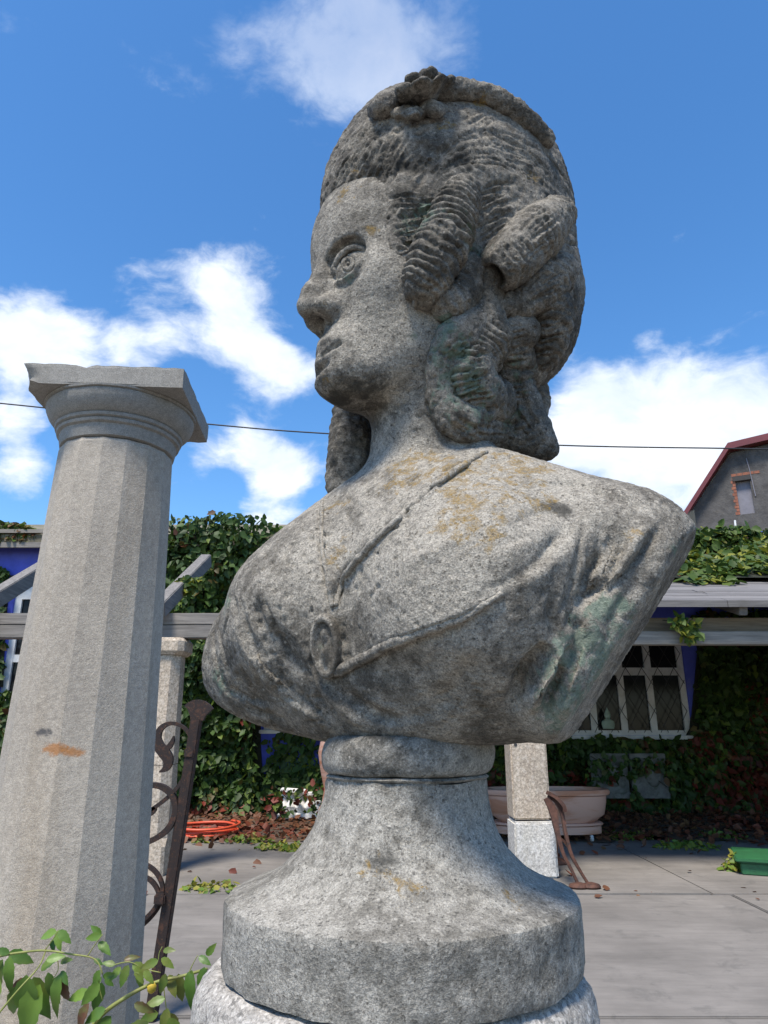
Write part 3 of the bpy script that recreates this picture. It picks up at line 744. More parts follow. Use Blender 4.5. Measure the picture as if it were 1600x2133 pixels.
creeper('mossy creeper fringe along the roof edge at the far left',
        [([(-60, 1094), (20, 1090), (60, 1094), (84, 1112), (84, 1128), (30, 1132), (-60, 1130)], WALL_Y - .2, 1400, .2)], 29, 'ivy_roof', .11, redf=lambda P: np.clip(.3 + .4 * noise3(P * 2, 3), 0, 1))
creeper('dark creeper with red leaves under the lattice window behind the bathtub',
        [([(980, 1520), (1150, 1535), (1436, 1538), (1446, 1520), (1462, 1340), (1440, 1275), (1720, 1270), (1720, 1745), (980, 1745)], WALL_Y - .05, 12000, .45)], 37, redf=zred(.2, 1.6, 8))  # top strip and left margin added over the blue wall as porch shade
creeper('loose creeper strands over the blue wall beside the socle neck',
        [([(560, 1540), (600, 1520), (640, 1515), (700, 1530), (700, 1640), (545, 1640), (556, 1590)], WALL_Y - .04, 420, .2), ([(535, 1600), (700, 1590), (700, 1650), (535, 1650)], WALL_Y - .04, 350, .25)], 51, backing=False)
creeper('sunlit creeper heaped on the eaves at the right, under the barn window',
        [([(1380, 1118), (1440, 1106), (1500, 1098), (1560, 1106), (1640, 1112), (1720, 1112), (1720, 1232), (1380, 1232)], WALL_Y - .42, 4200, .35)], 57, 'ivy_roof', .14, redf=lambda P: np.clip(.05 + .5 * noise3(P * 1.5, 9), 0, 1))
# creeper lying on the porch roof
o = thing('creeper', 'sunlit creeper spread over the porch roof below the red-roofed barn', 'climbing plant', (5, 11, 3.6), 'creeper on the house and porch')
rs = np.random.RandomState(4); n = 15000
x = rs.uniform(2.2, 9.5, n); y = rs.uniform(9.35, 14.6, n); base = 2.86 + (np.minimum(y, WALL_Y) - 7.8) * slope
hump = (.22 + .32 * noise3(np.stack([x * .9, y * .9, x * 0], 1), 6)) * np.clip((y - 9.2) / .6, 0, 1)
z = base + np.maximum(hump, .02) * rs.uniform(.35, 1, n) + np.clip(y - 12.4, 0, 3) * .12
keep = ~((y < 9.75) & (noise3(np.stack([x * 2.2, y * 2.2, x * 0], 1), 2) > .05))
P = np.stack([x, y, z], 1)[keep]; N = np.tile((0, -.45, 1.0), (len(P), 1))
leaf_cloud('foliage', P, N, .14, M['ivy_roof'], o, 9, droop=.4, red=np.clip(.1 + .5 * noise3(P * 1.4, 7), 0, 1), yellow=.10, jitter=.5)
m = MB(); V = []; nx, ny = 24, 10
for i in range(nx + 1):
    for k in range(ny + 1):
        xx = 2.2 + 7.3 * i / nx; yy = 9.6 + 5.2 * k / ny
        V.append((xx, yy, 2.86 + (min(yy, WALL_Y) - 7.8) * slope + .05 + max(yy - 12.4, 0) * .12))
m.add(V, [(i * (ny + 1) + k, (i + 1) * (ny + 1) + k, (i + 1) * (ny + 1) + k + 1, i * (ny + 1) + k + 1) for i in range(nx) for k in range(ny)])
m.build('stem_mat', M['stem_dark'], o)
o = thing('creeper', 'small green sprig hanging over the porch beams', 'climbing plant', (4, 8, 2.6), 'creeper on the house and porch')
P, N = patch_px([(1395, 1285), (1450, 1285), (1455, 1318), (1425, 1335), (1400, 1305)], 7.96, 110, 5, .08); leaf_cloud('foliage', P, N, .10, M['ivy_roof'], o, 2, red=np.full(110, .15), yellow=.2)
MB().tube(smooth_path([at(1380, 1292, 7.97), at(1420, 1296, 7.95), at(1436, 1322, 7.96)], 5), .006, 5).build('stem', M['stem_dark'], o)
o = thing('creeper', 'yellow-green sprig caught on the rafter stub beside the column', 'climbing plant', (-2.6, 9, 3.2), 'creeper on the house and porch')
P, N = patch_px([(352, 1225), (378, 1203), (420, 1200), (415, 1222), (385, 1240)], 8.75, 130, 5, .12); leaf_cloud('foliage', P, N, .09, M['ivy_roof'], o, 2, red=np.full(130, .1), yellow=.3)
MB().tube(smooth_path([at(345, 1232, 8.6), at(380, 1212, 8.7), at(418, 1205, 8.8)], 5), .006, 5).build('stem', M['stem_dark'], o)

# ------------------------------------------------------------------ weeds and litter on the ground
rs = np.random.RandomState(12); n = 9000
x = rs.uniform(-9, 9, n); y = 10.2 + 3.0 * rs.beta(1.6, 1.3, n); y -= .8 * rs.uniform(0, 1, n) ** 6
y[:90] = rs.uniform(7.0, 10.4, 90); x[:90] = rs.uniform(-3, 6, 90)
P = np.stack([x, y, np.where(y < 10.2, .008, .03) + .02 * np.clip(y - 10.4, 0, 3) + rs.uniform(0, .05, n) * (y > 10.2)], 1)
lt = leaf_cloud('leaf_litter', P, np.tile((0, -.1, 1.0), (n, 1)), .09, M['litter'], None, 3, droop=.0, red=np.clip(.45 + .5 * noise3(P * 1.1, 3), 0, 1), jitter=.45)
def weed(px, py, label, n, rad, h, seed, yellow=.2):
    c = on_ground(px, py); o = thing('weed', label, 'weed', tuple(c), 'weeds growing in the paving')
    rs = np.random.RandomState(seed); a = rs.uniform(0, 6.28, n); r = rad * np.sqrt(rs.uniform(0, 1, n))
    hh = h * (1 - (r / rad) ** 2) * rs.uniform(.2, 1, n) + .012
    P = np.array(c)[None] + np.stack([r * np.cos(a), r * .7 * np.sin(a), hh], 1); N = np.stack([np.cos(a) * .5, np.sin(a) * .5 - .3, np.ones(n)], 1)
    leaf_cloud('foliage', P, N, .065, M['weed'], o, seed, droop=.2, red=np.clip(rs.normal(.2, .2, n), 0, 1), yellow=yellow)
    m = MB()
    for k in range(6): m.tube([tuple(c), tuple(P[k * 3 % n])], .004, 4)
    m.build('stems', M['rose_stem'], o)
for args in ((1535, 1812, 'bright green weed tuft at the corner of the green box', 160, .16, .16, 1, .3), (1430, 1765, 'yellow-green runner weed on the paving right of the bathtub', 170, .42, .05, 2, .3),
             (1500, 1745, 'low green weed behind the green box', 160, .35, .07, 3), (520, 1752, 'trailing weed right of the orange hose coil', 150, .32, .06, 4), (585, 1768, 'yellowish weed nearest the flared socle, left side', 170, .36, .06, 5, .3),
             (1300, 1745, 'weeds in the paving edge beside the bathtub castor', 150, .4, .05, 6), (415, 1755, 'sprig of grass inside the orange hose coil', 40, .10, .04, 7), (440, 1850, 'dry grass line in the slab joint left of the socle', 90, .30, .015, 8, .4)):
    weed(*args)
# ------------------------------------------------------------------ barn behind
barn = thing('barn', 'grey roughcast barn with a dark red roof rising behind the porch', 'barn', (20, 30, 0))
BY = 30.0
prof = []
wx0, wx1, wz0, wz1 = 15.92, 16.5, 10.45, 12.0
m = MB(); F = lambda a, b_: m.add([(x, BY, z) for x, z in a] , [tuple(range(len(a)))])
m.prism([(14.1, -1), (14.1, 11.0), (15.9, 13.35), (wx0, 13.36), (wx0, -1)], BY, BY + .4)
m.prism([(wx1, -1), (wx1, 13.42), (19.5, 13.72), (23.1, 13.35), (24.9, 11.0), (24.9, -1)], BY, BY + .4)
m.prism([(wx0, -1), (wx0, wz0), (wx1, wz0), (wx1, -1)], BY, BY + .4); m.prism([(wx0, wz1), (wx0, 13.36), (wx1, 13.42), (wx1, wz1)], BY, BY + .4)
m.build('wall', M['render'], barn)
MB().prism([(wx0, wz0), (wx0, wz1), (wx1, wz1), (wx1, wz0)], BY + .18, BY + .25).build('shutter', M['shutter'], barn)
MB().prism([(wx0 - .10, wz1 + .004), (wx0 - .10, wz1 + .22), (wx1 + .06, wz1 + .22), (wx1 + .06, wz1 + .004)], BY - .05, BY + .1).build('lintel', M['bar'], barn)
rnd = random.Random(3)
for k in range(12):
    z = wz0 + .146 * k; w_ = .12 if k % 2 else .18
    MB().box((wx0 - w_, BY - .012, z + .01), (wx0 - .004, BY + .10, z + .135)).build('brick', M['brick'], barn)
for k in range(5): MB().box((wx0 - .12 + k * .23, BY - .012, wz1 + .24), (wx0 + .09 + k * .23, BY + .1, wz1 + .36)).build('brick', M['brick'], barn)
m = MB(); top = [(13.65, 10.75), (15.86, 13.72), (19.5, 14.05), (23.14, 13.72), (25.35, 10.75)]
poly = top + [(x, z - .30) for x, z in top[::-1]]
m.prism(poly, BY - .45, BY + 16); m.build('roof', M['roof_red'], barn)
MB().tube(smooth_path([(16.5, BY - .03, 13.0), (16.56, BY - .04, 12.4), (16.62, BY - .03, 11.2)], 4), .02, 5).build('conduit', M['shutter'], barn)
tag(MB().tube([at(1533, 1104, 15.0), at(1531, 1084, 15.0)], .022, 8).build('vent_pipe', M['plaster']), 'short white vent pipe sticking up from the creeper below the barn window', 'pipe')
tag(MB().beam(at(1552, 1108, 14.9), at(1680, 1122, 14.9), .06, .10).build('blue_batten', M['blue']), 'blue edging board at the top of the creeper, below the barn', 'board')

BR_ = Matrix.Translation((14.0, BY, 0)) @ Matrix.Rotation(math.radians(-27), 4, 'Z') @ Matrix.Translation((-14.0, -BY, 0))
for ch_ in barn.children: ch_.data.transform(BR_)
# overhead cable
tag(MB().tube(smooth_path([at(-60, 834, 9), at(0, 840, 9), at(440, 884, 9), at(680, 903, 9), at(1150, 927, 9), at(1515, 934, 9), at(1660, 937, 9)], 6), .010, 6).build('overhead_cable', M['cable'], smooth='all'), 'thin black cable strung across the sky behind the bust', 'cable')

# ------------------------------------------------------------------ bathtub
tub = thing('bathtub', 'pink veined marble bathtub on castors behind the square granite post', 'bathtub', (2.26, 10.5, .1))
TC = (2.30, 10.62, 0)
sq = lambda k, i, n=48, p=2.9: 1.0 / ((abs(math.cos(2 * math.pi * k / n)) ** p + abs(math.sin(2 * math.pi * k / n)) ** p) ** (1 / p))
MB().lathe([(.66, .24), (.80, .34), (.84, .50), (.845, .585), (.80, .585), (.78, .50), (.70, .36), (.02, .30)], TC, 48, 1.0, .45, jag=sq).build('basin', M['tub'], tub, smooth=50)
MB().lathe([(.84, .588), (.885, .598), (.90, .630), (.885, .665), (.80, .668), (.775, .64), (.775, .588)], TC, 48, 1.0, .46, jag=sq).build('rim', M['tub'], tub, smooth=50)
MB().lathe([(.74, .10), (.745, .195), (.70, .20), (.02, .20)], TC, 48, 1.0, .46, jag=sq).build('plinth', M['tub'], tub, smooth=40)
MB().lathe([(.755, .203), (.775, .215), (.755, .236), (.68, .238)], TC, 48, 1.0, .46, jag=sq).build('moulding', M['tub'], tub, smooth=50)
for sx, sy in ((-.55, -.24), (.55, -.24), (-.55, .24), (.55, .24)):
    c = MB().lathe([(.01, -.05), (.04, -.035), (.05, 0), (.04, .035), (.01, .05)], n=12); c.v = [(TC[0] + sx + z * .5, TC[1] + sy + x, .05 + y) for x, y, z in c.v]
    c.build('castor', M['plaster'], tub, smooth=50)

# ------------------------------------------------------------------ cast-iron table frame
tr = thing('cast_iron_frame', 'rusty cast-iron table frame with splayed legs leaning beside the granite post', 'table frame', tuple(on_ground(1215, 1852)))
def bar(pts, w0, d0, name='leg', mat='leg', parent=None, wr=None):
    P = smooth_path(pts, 6); ws = [w0] * len(P) if wr is None else list(np.interp(np.linspace(0, 1, len(P)), np.linspace(0, 1, len(wr)), wr))
    return MB().tube(P, ws, flat=(0, d0)).build(name, M[mat], parent)
bar([at(1142, 1656, 7.75), at(1162, 1672, 7.72), at(1172, 1700, 7.7), at(1178, 1735, 7.66), at(1190, 1780, 7.62), at(1212, 1820, 7.6), at(1230, 1848, 7.58)], .016, .05, parent=tr, wr=(.02, .03, .016, .016, .016, .012, .012))
bar([at(1138, 1662, 7.70), at(1152, 1690, 7.68), at(1160, 1730, 7.64), at(1172, 1775, 7.6), at(1192, 1815, 7.58), at(1206, 1846, 7.56)], .016, .05, parent=tr, wr=(.03, .04, .024, .016, .013, .012))
bar([at(1138, 1650, 7.72), at(1156, 1660, 7.7), at(1172, 1678, 7.68), at(1174, 1690, 7.68)], .018, .12, 'top_rail', parent=tr)
bar([at(1130, 1690, 8.3), at(1146, 1740, 8.3), at(1152, 1780, 8.3), at(1152, 1800, 8.3)], .05, .06, parent=tr, wr=(.09, .07, .05, .03))
bar([at(1160, 1740, 7.66), at(1178, 1756, 7.66), at(1190, 1778, 7.64)], .012, .04, 'brace', parent=tr)
for px in (1206, 1231):
    c = on_ground(px, 1851); MB().lathe([(.085, .0), (.10, .02), (.085, .04), (.03, .055)], tuple(c), 16, 1.0, .8).build('foot', M['leg'], tr, smooth=50)
c = on_ground(1160, 1800); MB().lathe([(.13, .0), (.14, .02), (.12, .05), (.04, .07)], tuple(c), 16, 1.0, .8).build('foot', M['leg'], tr, smooth=50)

# ------------------------------------------------------------------ green box, bin
gb = thing('green_box', 'low green plastic box with an overhanging lid at the right edge', 'box', tuple(on_ground(1550, 1824)))
R = Matrix.Rotation(math.radians(-22), 3, 'Z'); O = on_ground(1546, 1822)
MB().box((0, 0, 0), (1.0, .75, .115), R, O, .01).build('body', M['green'], gb)
MB().box((-.05, -.05, .125), (1.05, .80, .160), R, O, .012).build('lid', M['green'], gb)
bn = thing('waste_bin', 'green upright bin cut by the right edge of the picture', 'bin', (7.15, 12.3, 0))
post_mesh([(.23, .03, .10), (.27, .03, .95)], (7.0, 12.3)).build('body', M['green'], bn)
post_mesh([(.30, .03, .955), (.30, .03, 1.0), (.24, .03, 1.05)], (7.0, 12.3)).build('lid', M['green'], bn)
for s_ in (-.2, .2):
    c = MB().lathe([(.02, -.03), (.09, -.025), (.09, .025), (.02, .03)], n=14); c.v = [(7.0 + s_ + z, 12.52 + x, .09 + y) for x, y, z in c.v]; c.build('wheel', M['bar'], bn)

# ------------------------------------------------------------------ hose
hc = on_ground(425, 1738, .02); pts = []
for k in range(200):
    a = 2 * math.pi * k / 48; r = .46 + .025 * math.sin(a * .31) + .02 * math.sin(k * .07)
    pts.append((hc.x + r * math.cos(a), hc.y + r * .98 * math.sin(a) + .02 * math.sin(a * .5), .04 + .028 * (k / 48) + .008 * math.sin(a * 2.3)))
tag(MB().tube(pts, .019, 8).build('garden_hose', M['hose'], smooth='all'), 'red-orange garden hose lying in a flat coil on the paving', 'hose')

# ------------------------------------------------------------------ white balusters in the creeper
bl = thing('balustrade', 'row of white plaster balusters half hidden by reddish creeper, left of the socle', 'balustrade', tuple(at(615, 1690, 12.3)))
p0 = at(590, 1698, 12.25)
def white_baluster(px, top, bot, w):
    c = at(px, bot, 12.25); h = at(px, top, 12.25).z - c.z
    MB().lathe([(w * .8, 0), (w * .8, h * .06), (w * .45, h * .12), (w, h * .32), (w * .9, h * .45), (w * .45, h * .72), (w * .4, h * .82), (w * .75, h * .88), (w * .75, h)], tuple(c), 16).build('baluster', M['plaster'], bl, smooth=40)
for px, t_, bt, w_ in ((592, 1655, 1690, .07), (607, 1648, 1695, .09), (625, 1648, 1697, .10), (645, 1650, 1698, .10), (662, 1668, 1698, .09)): white_baluster(px, t_, bt, w_)
a_, b_ = at(570, 1700, 12.25), at(668, 1700, 12.25); MB().beam(a_, b_, .24, .07, bev=.01).build('base_rail', M['plaster'], bl)
a_, b_ = at(586, 1645, 12.25), at(640, 1649, 12.25); MB().beam(a_, b_, .20, .06, bev=.01).build('top_rail', M['plaster'], bl)
o = thing('creeper', 'reddish creeper strands falling over the white balusters', 'climbing plant', tuple(p0), 'creeper on the house and porch')
P, N = patch_px([(565, 1640), (672, 1636), (672, 1705), (650, 1700), (640, 1660), (612, 1672), (600, 1700), (560, 1705)], 12.05, 110, 6, .05)
leaf_cloud('foliage', P, N, .10, M['ivy'], o, 6, red=np.random.RandomState(1).uniform(.1, .9, len(P)))
MB().tube(smooth_path([at(575, 1640, 12.05), at(610, 1668, 12.0), at(640, 1650, 12.05)], 5), .006, 5).build('stem', M['stem_dark'], o)
tag(MB().lathe([(.16, 0), (.17, .02), (.12, .10), (.09, .30), (.15, .55), (.19, .80), (.16, .95), (.10, 1.02)], tuple(at(687, 1690, 10.8)), 20).build('pink_urn', M['tub'], smooth=50), 'pink stone urn almost wholly hidden behind the socle neck', 'urn')

# carved panels and a statuette by the lattice window
for px, pz, lab in ((1276, 1625, 'mossy grey carved stone panel nearer the bathtub, under the lattice window'), (1358, 1632, 'grey carved stone panel with clear oval boss, right of its mossy twin')):
    c = at(px, 1663, 12.35); p = thing('carved_panel', lab, 'stone panel', tuple(c), 'carved panels against the wall')
    MB().box((c.x - .30, 12.35, c.z), (c.x + .30, 12.45, c.z + .70), b=.01).rough(.006, 6).build('slab_panel', M['relief'], p)
    e = MB().lathe([(.0, .07), (.07, .065), (.13, .04), (.15, .0)], n=24); e.v = [(c.x + .06 + x * .9, 12.35 - z, c.z + .36 + y * 1.25) for x, y, z in e.v]; e.build('oval_boss', M['relief'], p, smooth=50)
    MB().box((c.x - .31, 12.33, c.z), (c.x + .31, 12.349, c.z + .09), b=.006).build('ledge', M['relief'], p)
o = thing('creeper', 'thin creeper strands trailing over the two carved panels', 'climbing plant', (4, 12.2, .6), 'creeper on the house and porch')
P, N = patch_px([(1225, 1580), (1330, 1580), (1322, 1625), (1300, 1605), (1262, 1640), (1240, 1670), (1222, 1660)], 12.3, 130, 8, .06); P2, N2 = patch_px([(1318, 1575), (1400, 1580), (1400, 1670), (1378, 1600), (1322, 1612), (1330, 1670), (1312, 1670)], 12.3, 150, 9, .06)
leaf_cloud('foliage', np.concatenate([P, P2]), np.concatenate([N, N2]), .10, M['ivy'], o, 8, red=np.random.RandomState(3).uniform(0, .6, 280))
MB().tube(smooth_path([at(1230, 1575, 12.3), at(1280, 1600, 12.28), at(1320, 1590, 12.3), at(1390, 1640, 12.3)], 5), .006, 5).build('stem', M['stem_dark'], o)
sc_ = at(1268, 1518, 13.12); st = thing('statuette', 'small pale green bust statuette on the sill inside the lattice window', 'statuette', tuple(sc_))
MB().lathe([(.10, 0), (.11, .03), (.12, .08), (.11, .13), (.05, .165), (.035, .18)], tuple(sc_), 16, 1, .6).build('shoulders', M['pale_green'], st, smooth=60)
MB().lathe([(.034, .18), (.05, .20), (.058, .235), (.052, .27), (.03, .31), (.012, .35), (.004, .37)], tuple(sc_), 16).build('head', M['pale_green'], st, smooth=60)

# ------------------------------------------------------------------ rusty iron gate part
gt = thing('iron_gate_post', 'rusty wrought-iron gate post with scrolls and a fan-shaped finial', 'gate post', tuple(on_ground(314, 2126)))
GY = 4.3
A, Bp = on_ground(314, 2126), at(410, 1497, GY)
MB().beam(A, Bp, .060, .066, up=(0, 1, 0), bev=.006).build('post', M['iron'], gt)
fan = [(397, 1500), (396, 1492), (390, 1476), (384, 1470), (390, 1464), (402, 1458), (414, 1457), (426, 1460), (437, 1468), (443, 1476), (436, 1482), (428, 1490), (423, 1501)]
m = MB(); q = [at(x, y, GY - .02) for x, y in fan]; m.add(q + [p + Vector((0, .035, 0)) for p in q], [tuple(range(len(q))), tuple(range(len(q), 2 * len(q)))[::-1]] + [(i, (i + 1) % len(q), len(q) + (i + 1) % len(q), len(q) + i) for i in range(len(q))])
m.build('finial', M['iron'], gt)
def scroll(pts, wr, d=.026, Y=GY): return bar([at(x, y, Y) for x, y in pts], .012, d, 'scroll', 'iron', gt, [v * .8 for v in wr])
scroll([(396, 1568), (399, 1545), (392, 1525), (376, 1511), (355, 1507), (337, 1516), (328, 1535), (331, 1553), (342, 1567), (350, 1580), (350, 1592), (344, 1602), (333, 1608)], (.012, .012, .012, .014, .022, .036, .042, .036, .026, .005))
scroll([(345, 1562), (353, 1555), (360, 1543), (362, 1533)], (.008, .020, .014, .003), Y=GY + .004)
scroll([(397, 1566), (392, 1600), (374, 1635), (346, 1664), (310, 1690), (270, 1712)], (.014, .013, .013))
scroll([(285, 1650), (312, 1636), (340, 1640), (361, 1660), (366, 1690), (355, 1720), (332, 1742), (298, 1757), (262, 1762)], (.018, .020, .020, .018), .04)
scroll([(306, 1702), (318, 1692), (321, 1684), (312, 1686)], (.010, .018, .004))
scroll([(282, 1796), (306, 1802), (326, 1818), (338, 1842), (338, 1864)], (.013, .013))
scroll([(270, 1838), (292, 1827), (312, 1832), (327, 1850), (331, 1870), (322, 1892), (300, 1915), (270, 1936), (240, 1950)], (.013, .013))
scroll([(337, 1866), (330, 1890), (308, 1918), (280, 1940), (250, 1958)], (.013, .013), Y=GY + .035)
for px, py in ((397, 1568), (335, 1872)):
    c = at(px, py, GY); MB().box((c.x - .03, c.y - .035, c.z - .028), (c.x + .03, c.y + .05, c.z + .028), b=.008).build('collar', M['iron'], gt)

# ------------------------------------------------------------------ tall granite column
col = thing('granite_column', 'tall tapering grey granite column with a square moulded capital, left foreground', 'column', (-.724, 1.75, 0))
CX, CY = -.724, 1.75
NF, SUB = 16, 6
def shaft_ring(r, z, seed=0):
    out = []
    for k in range(NF * SUB):
        f = (k % SUB) / SUB; a0 = 2 * math.pi * (k // SUB) / NF + .12; a1 = a0 + 2 * math.pi / NF
        x = (1 - f) * math.cos(a0) + f * math.cos(a1); y = (1 - f) * math.sin(a0) + f * math.sin(a1)
        s_ = 1 - .003 * math.sin(math.pi * f)
        out.append((CX + r * s_ * x, CY + r * s_ * y, z))
    return out
V = []; F = []; zs = np.concatenate([np.linspace(0, 2.19, 46), [2.197, 2.20]]); n = NF * SUB
for i, z in enumerate(zs): V += shaft_ring((.219 - .0335 * z) * (1.0 if z < 2.195 else .985), z)
F = [(i * n + k, i * n + (k + 1) % n, (i + 1) * n + (k + 1) % n, (i + 1) * n + k) for i in range(len(zs) - 1) for k in range(n)] + [tuple(range(n))[::-1], tuple((len(zs) - 1) * n + k for k in range(n))]
MB().add(V, F).rough(.0010, 5, 3).build('shaft', M['column'], col, smooth=13)
cp = [(.138, 2.202), (.146, 2.206), (.150, 2.225), (.151, 2.236), (.158, 2.240), (.160, 2.247), (.156, 2.250), (.163, 2.254), (.165, 2.261), (.161, 2.264), (.168, 2.268), (.182, 2.285), (.190, 2.302), (.192, 2.314), (.190, 2.317), (.196, 2.319), (.197, 2.3235)]
MB().lathe(cp, (CX, CY, 0), 64).rough(.0012, 25, 2).build('echinus', M['capital'], col, smooth=30)
# abacus with chipped corner and edge
bm = bmesh.new(); bmesh.ops.create_cube(bm, size=1.0); bmesh.ops.scale(bm, vec=(.40, .36, .056), verts=bm.verts)
bmesh.ops.subdivide_edges(bm, edges=bm.edges[:], cuts=30, use_grid_fill=True)
Vb = np.array([v.co[:] for v in bm.verts]); nz = noise3(Vb * 40, 5); n2 = noise3(Vb * 14, 6)
for v, a_, b_ in zip(bm.verts, nz, n2):
    p = v.co; ex = sum((abs(p.x) > .185, abs(p.y) > .165, abs(p.z) > .0235))
    if ex >= 2: v.co = p * (1 - .006 * max(0, a_ + .2) - .004 * max(0, b_)); v.co.z = p.z * (1 - .06 * max(0, a_ + .1))
    d = (p - Vector((-.20, -.18, -.02))).length
    if d < .045: v.co += Vector((.8, .5, .6)) * (.045 - d) * .55
    d = math.hypot(p.x + .045, (p.z - .028) * 1.6)
    if p.y < -.15 and d < .022: v.co.z -= (.022 - d) * .35
Rz = Matrix.Translation((CX, CY, 2.3525)) @ Matrix.Rotation(math.radians(4), 4, 'Z'); bmesh.ops.transform(bm, matrix=Rz, verts=bm.verts)
me = bpy.data.meshes.new('abacus'); bm.to_mesh(me); bm.free(); me.materials.append(M['capital']); me.polygons.foreach_set('use_smooth', np.ones(len(me.polygons), bool)); me.set_sharp_from_angle(angle=math.radians(35))
link('abacus', me, col)

# ------------------------------------------------------------------ rose spray at the lower left
rose_bush = thing('rose_spray', 'green rose shoots with drooping leaflets in the lower left foreground', 'rose bush', (-.6, 1.3, 0))
RY = 1.32
def stem(pts, r0, r1, Y=RY, mat='rose_stem'):
    P = smooth_path([at(x, y, Y + dy) for x, y, dy in pts], 6); return MB().tube(P, list(np.linspace(r0, r1, len(P))), 8).build('stem', M[mat], rose_bush, smooth='all')
stem([(120, 2300, .0), (160, 2190, .0), (205, 2122, .0), (255, 2082, .0), (320, 2048, .02), (385, 2032, .03), (432, 2018, .05)], .0042, .0022)
stem([(-60, 2010, 0), (0, 1992, 0), (45, 1984, 0), (95, 1980, 0), (150, 1988, 0), (188, 1994, 0), (205, 2006, 0), (214, 2030, 0)], .0022, .0010)
stem([(-40, 2160, -.05), (0, 2108, -.05), (40, 2060, -.05), (80, 2015, -.03), (95, 1982, 0)], .0018, .0010, mat='rose_stem')
stem([(95, 1978, 0), (108, 1960, 0), (122, 1938, 0)], .0010, .0007); stem([(182, 1992, 0), (198, 1968, 0), (214, 1946, 0)], .0010, .0007)
stem([(206, 2040, 0), (208, 2062, 0), (214, 2085, 0)], .0010, .0007); stem([(120, 1995, 0), (121, 2020, 0), (110, 2040, 0)], .0009, .0006)
stem([(236, 2010, .02), (270, 2004, .02), (300, 2018, .02), (335, 2026, .02)], .0010, .0008); stem([(340, 2044, .02), (345, 2090, .02), (352, 2130, .02)], .0010, .0007)
stem([(330, 2000, .02), (332, 1985, .02), (338, 1972, .02)], .0009, .0006); stem([(392, 2030, .04), (402, 2008, .04), (412, 1990, .04)], .0009, .0006)
stem([(225, 2100, -.02), (205, 2120, -.02), (190, 2145, -.02)], .0010, .0007)
for p0_, gx_ in ((at(120, 2300, RY), -.50), (at(-40, 2160, RY - .05), -.66)):
    P_ = smooth_path([tuple(p0_), (p0_.x * .4 + gx_ * .6, RY + .02, p0_.z * .5), (gx_, RY + .05, -.02)], 6); MB().tube(P_, list(np.linspace(.0042 if gx_ > -.6 else .003, .006, len(P_))), 8).build('cane', M['rose_stem'], rose_bush, smooth='all')
# leaflet: a folded, serrated, cupped blade, shared by all leaves
def leaflet_mesh(name, mat, wide=.34, cup=.10, bend=.22, serr=.045):
    n = 9; V = []; F = []
    for i in range(n + 1):
        t = i / n; wv = wide * (math.sin(math.pi * min(1, t ** .80)) ** .85 * (1 - .25 * t) + .004) * (1 + (serr * 2 if i % 2 else -serr)); zc = -bend * t * t
        for s_ in (-1, -.5, 0, .5, 1): V.append((s_ * wv, t, zc + cup * abs(s_) * wv * 1.6 + .012 * math.sin(i * 2.1) * abs(s_)))
    for i in range(n):
        for k in range(4): F.append((i * 5 + k, i * 5 + k + 1, (i + 1) * 5 + k + 1, (i + 1) * 5 + k))
    me = bpy.data.meshes.new(name); me.from_pydata(V, [], F); me.materials.append(mat); me.polygons.foreach_set('use_smooth', np.ones(len(F), bool)); me.update(); return me
LM = [leaflet_mesh('leaf', M['rose'], .25), leaflet_mesh('leaf', M['rose'], .27, .24, .42), leaflet_mesh('leaf', M['rose'], .18, .16, .55), leaflet_mesh('leaf', M['rose_old'], .22, .2, .5)]
rnd = random.Random(17)
def leaf(px, py, L, ang, mesh=0, dy=0.0, tilt=None):
    """base at a point of the stem, L in photo pixels, ang: 0 right, 90 up"""
    p = at(px, py, RY + dy); s_ = L / FPX * (RY * CP - .15) * .98
    a = math.radians(ang); d = Vector((math.cos(a), rnd.uniform(-.45, .15), math.sin(a))).normalized()
    n = Vector((rnd.uniform(-.35, .35), -1, rnd.uniform(.1, .9))) if tilt is None else Vector(tilt); n = (n - d * n.dot(d)).normalized(); x = d.cross(n)
    o = link('leaf', LM[mesh], rose_bush); o.matrix_basis = Matrix.Translation(p) @ Matrix((x, d, n)).transposed().to_4x4() @ Matrix.Scale(s_, 4)
    return o
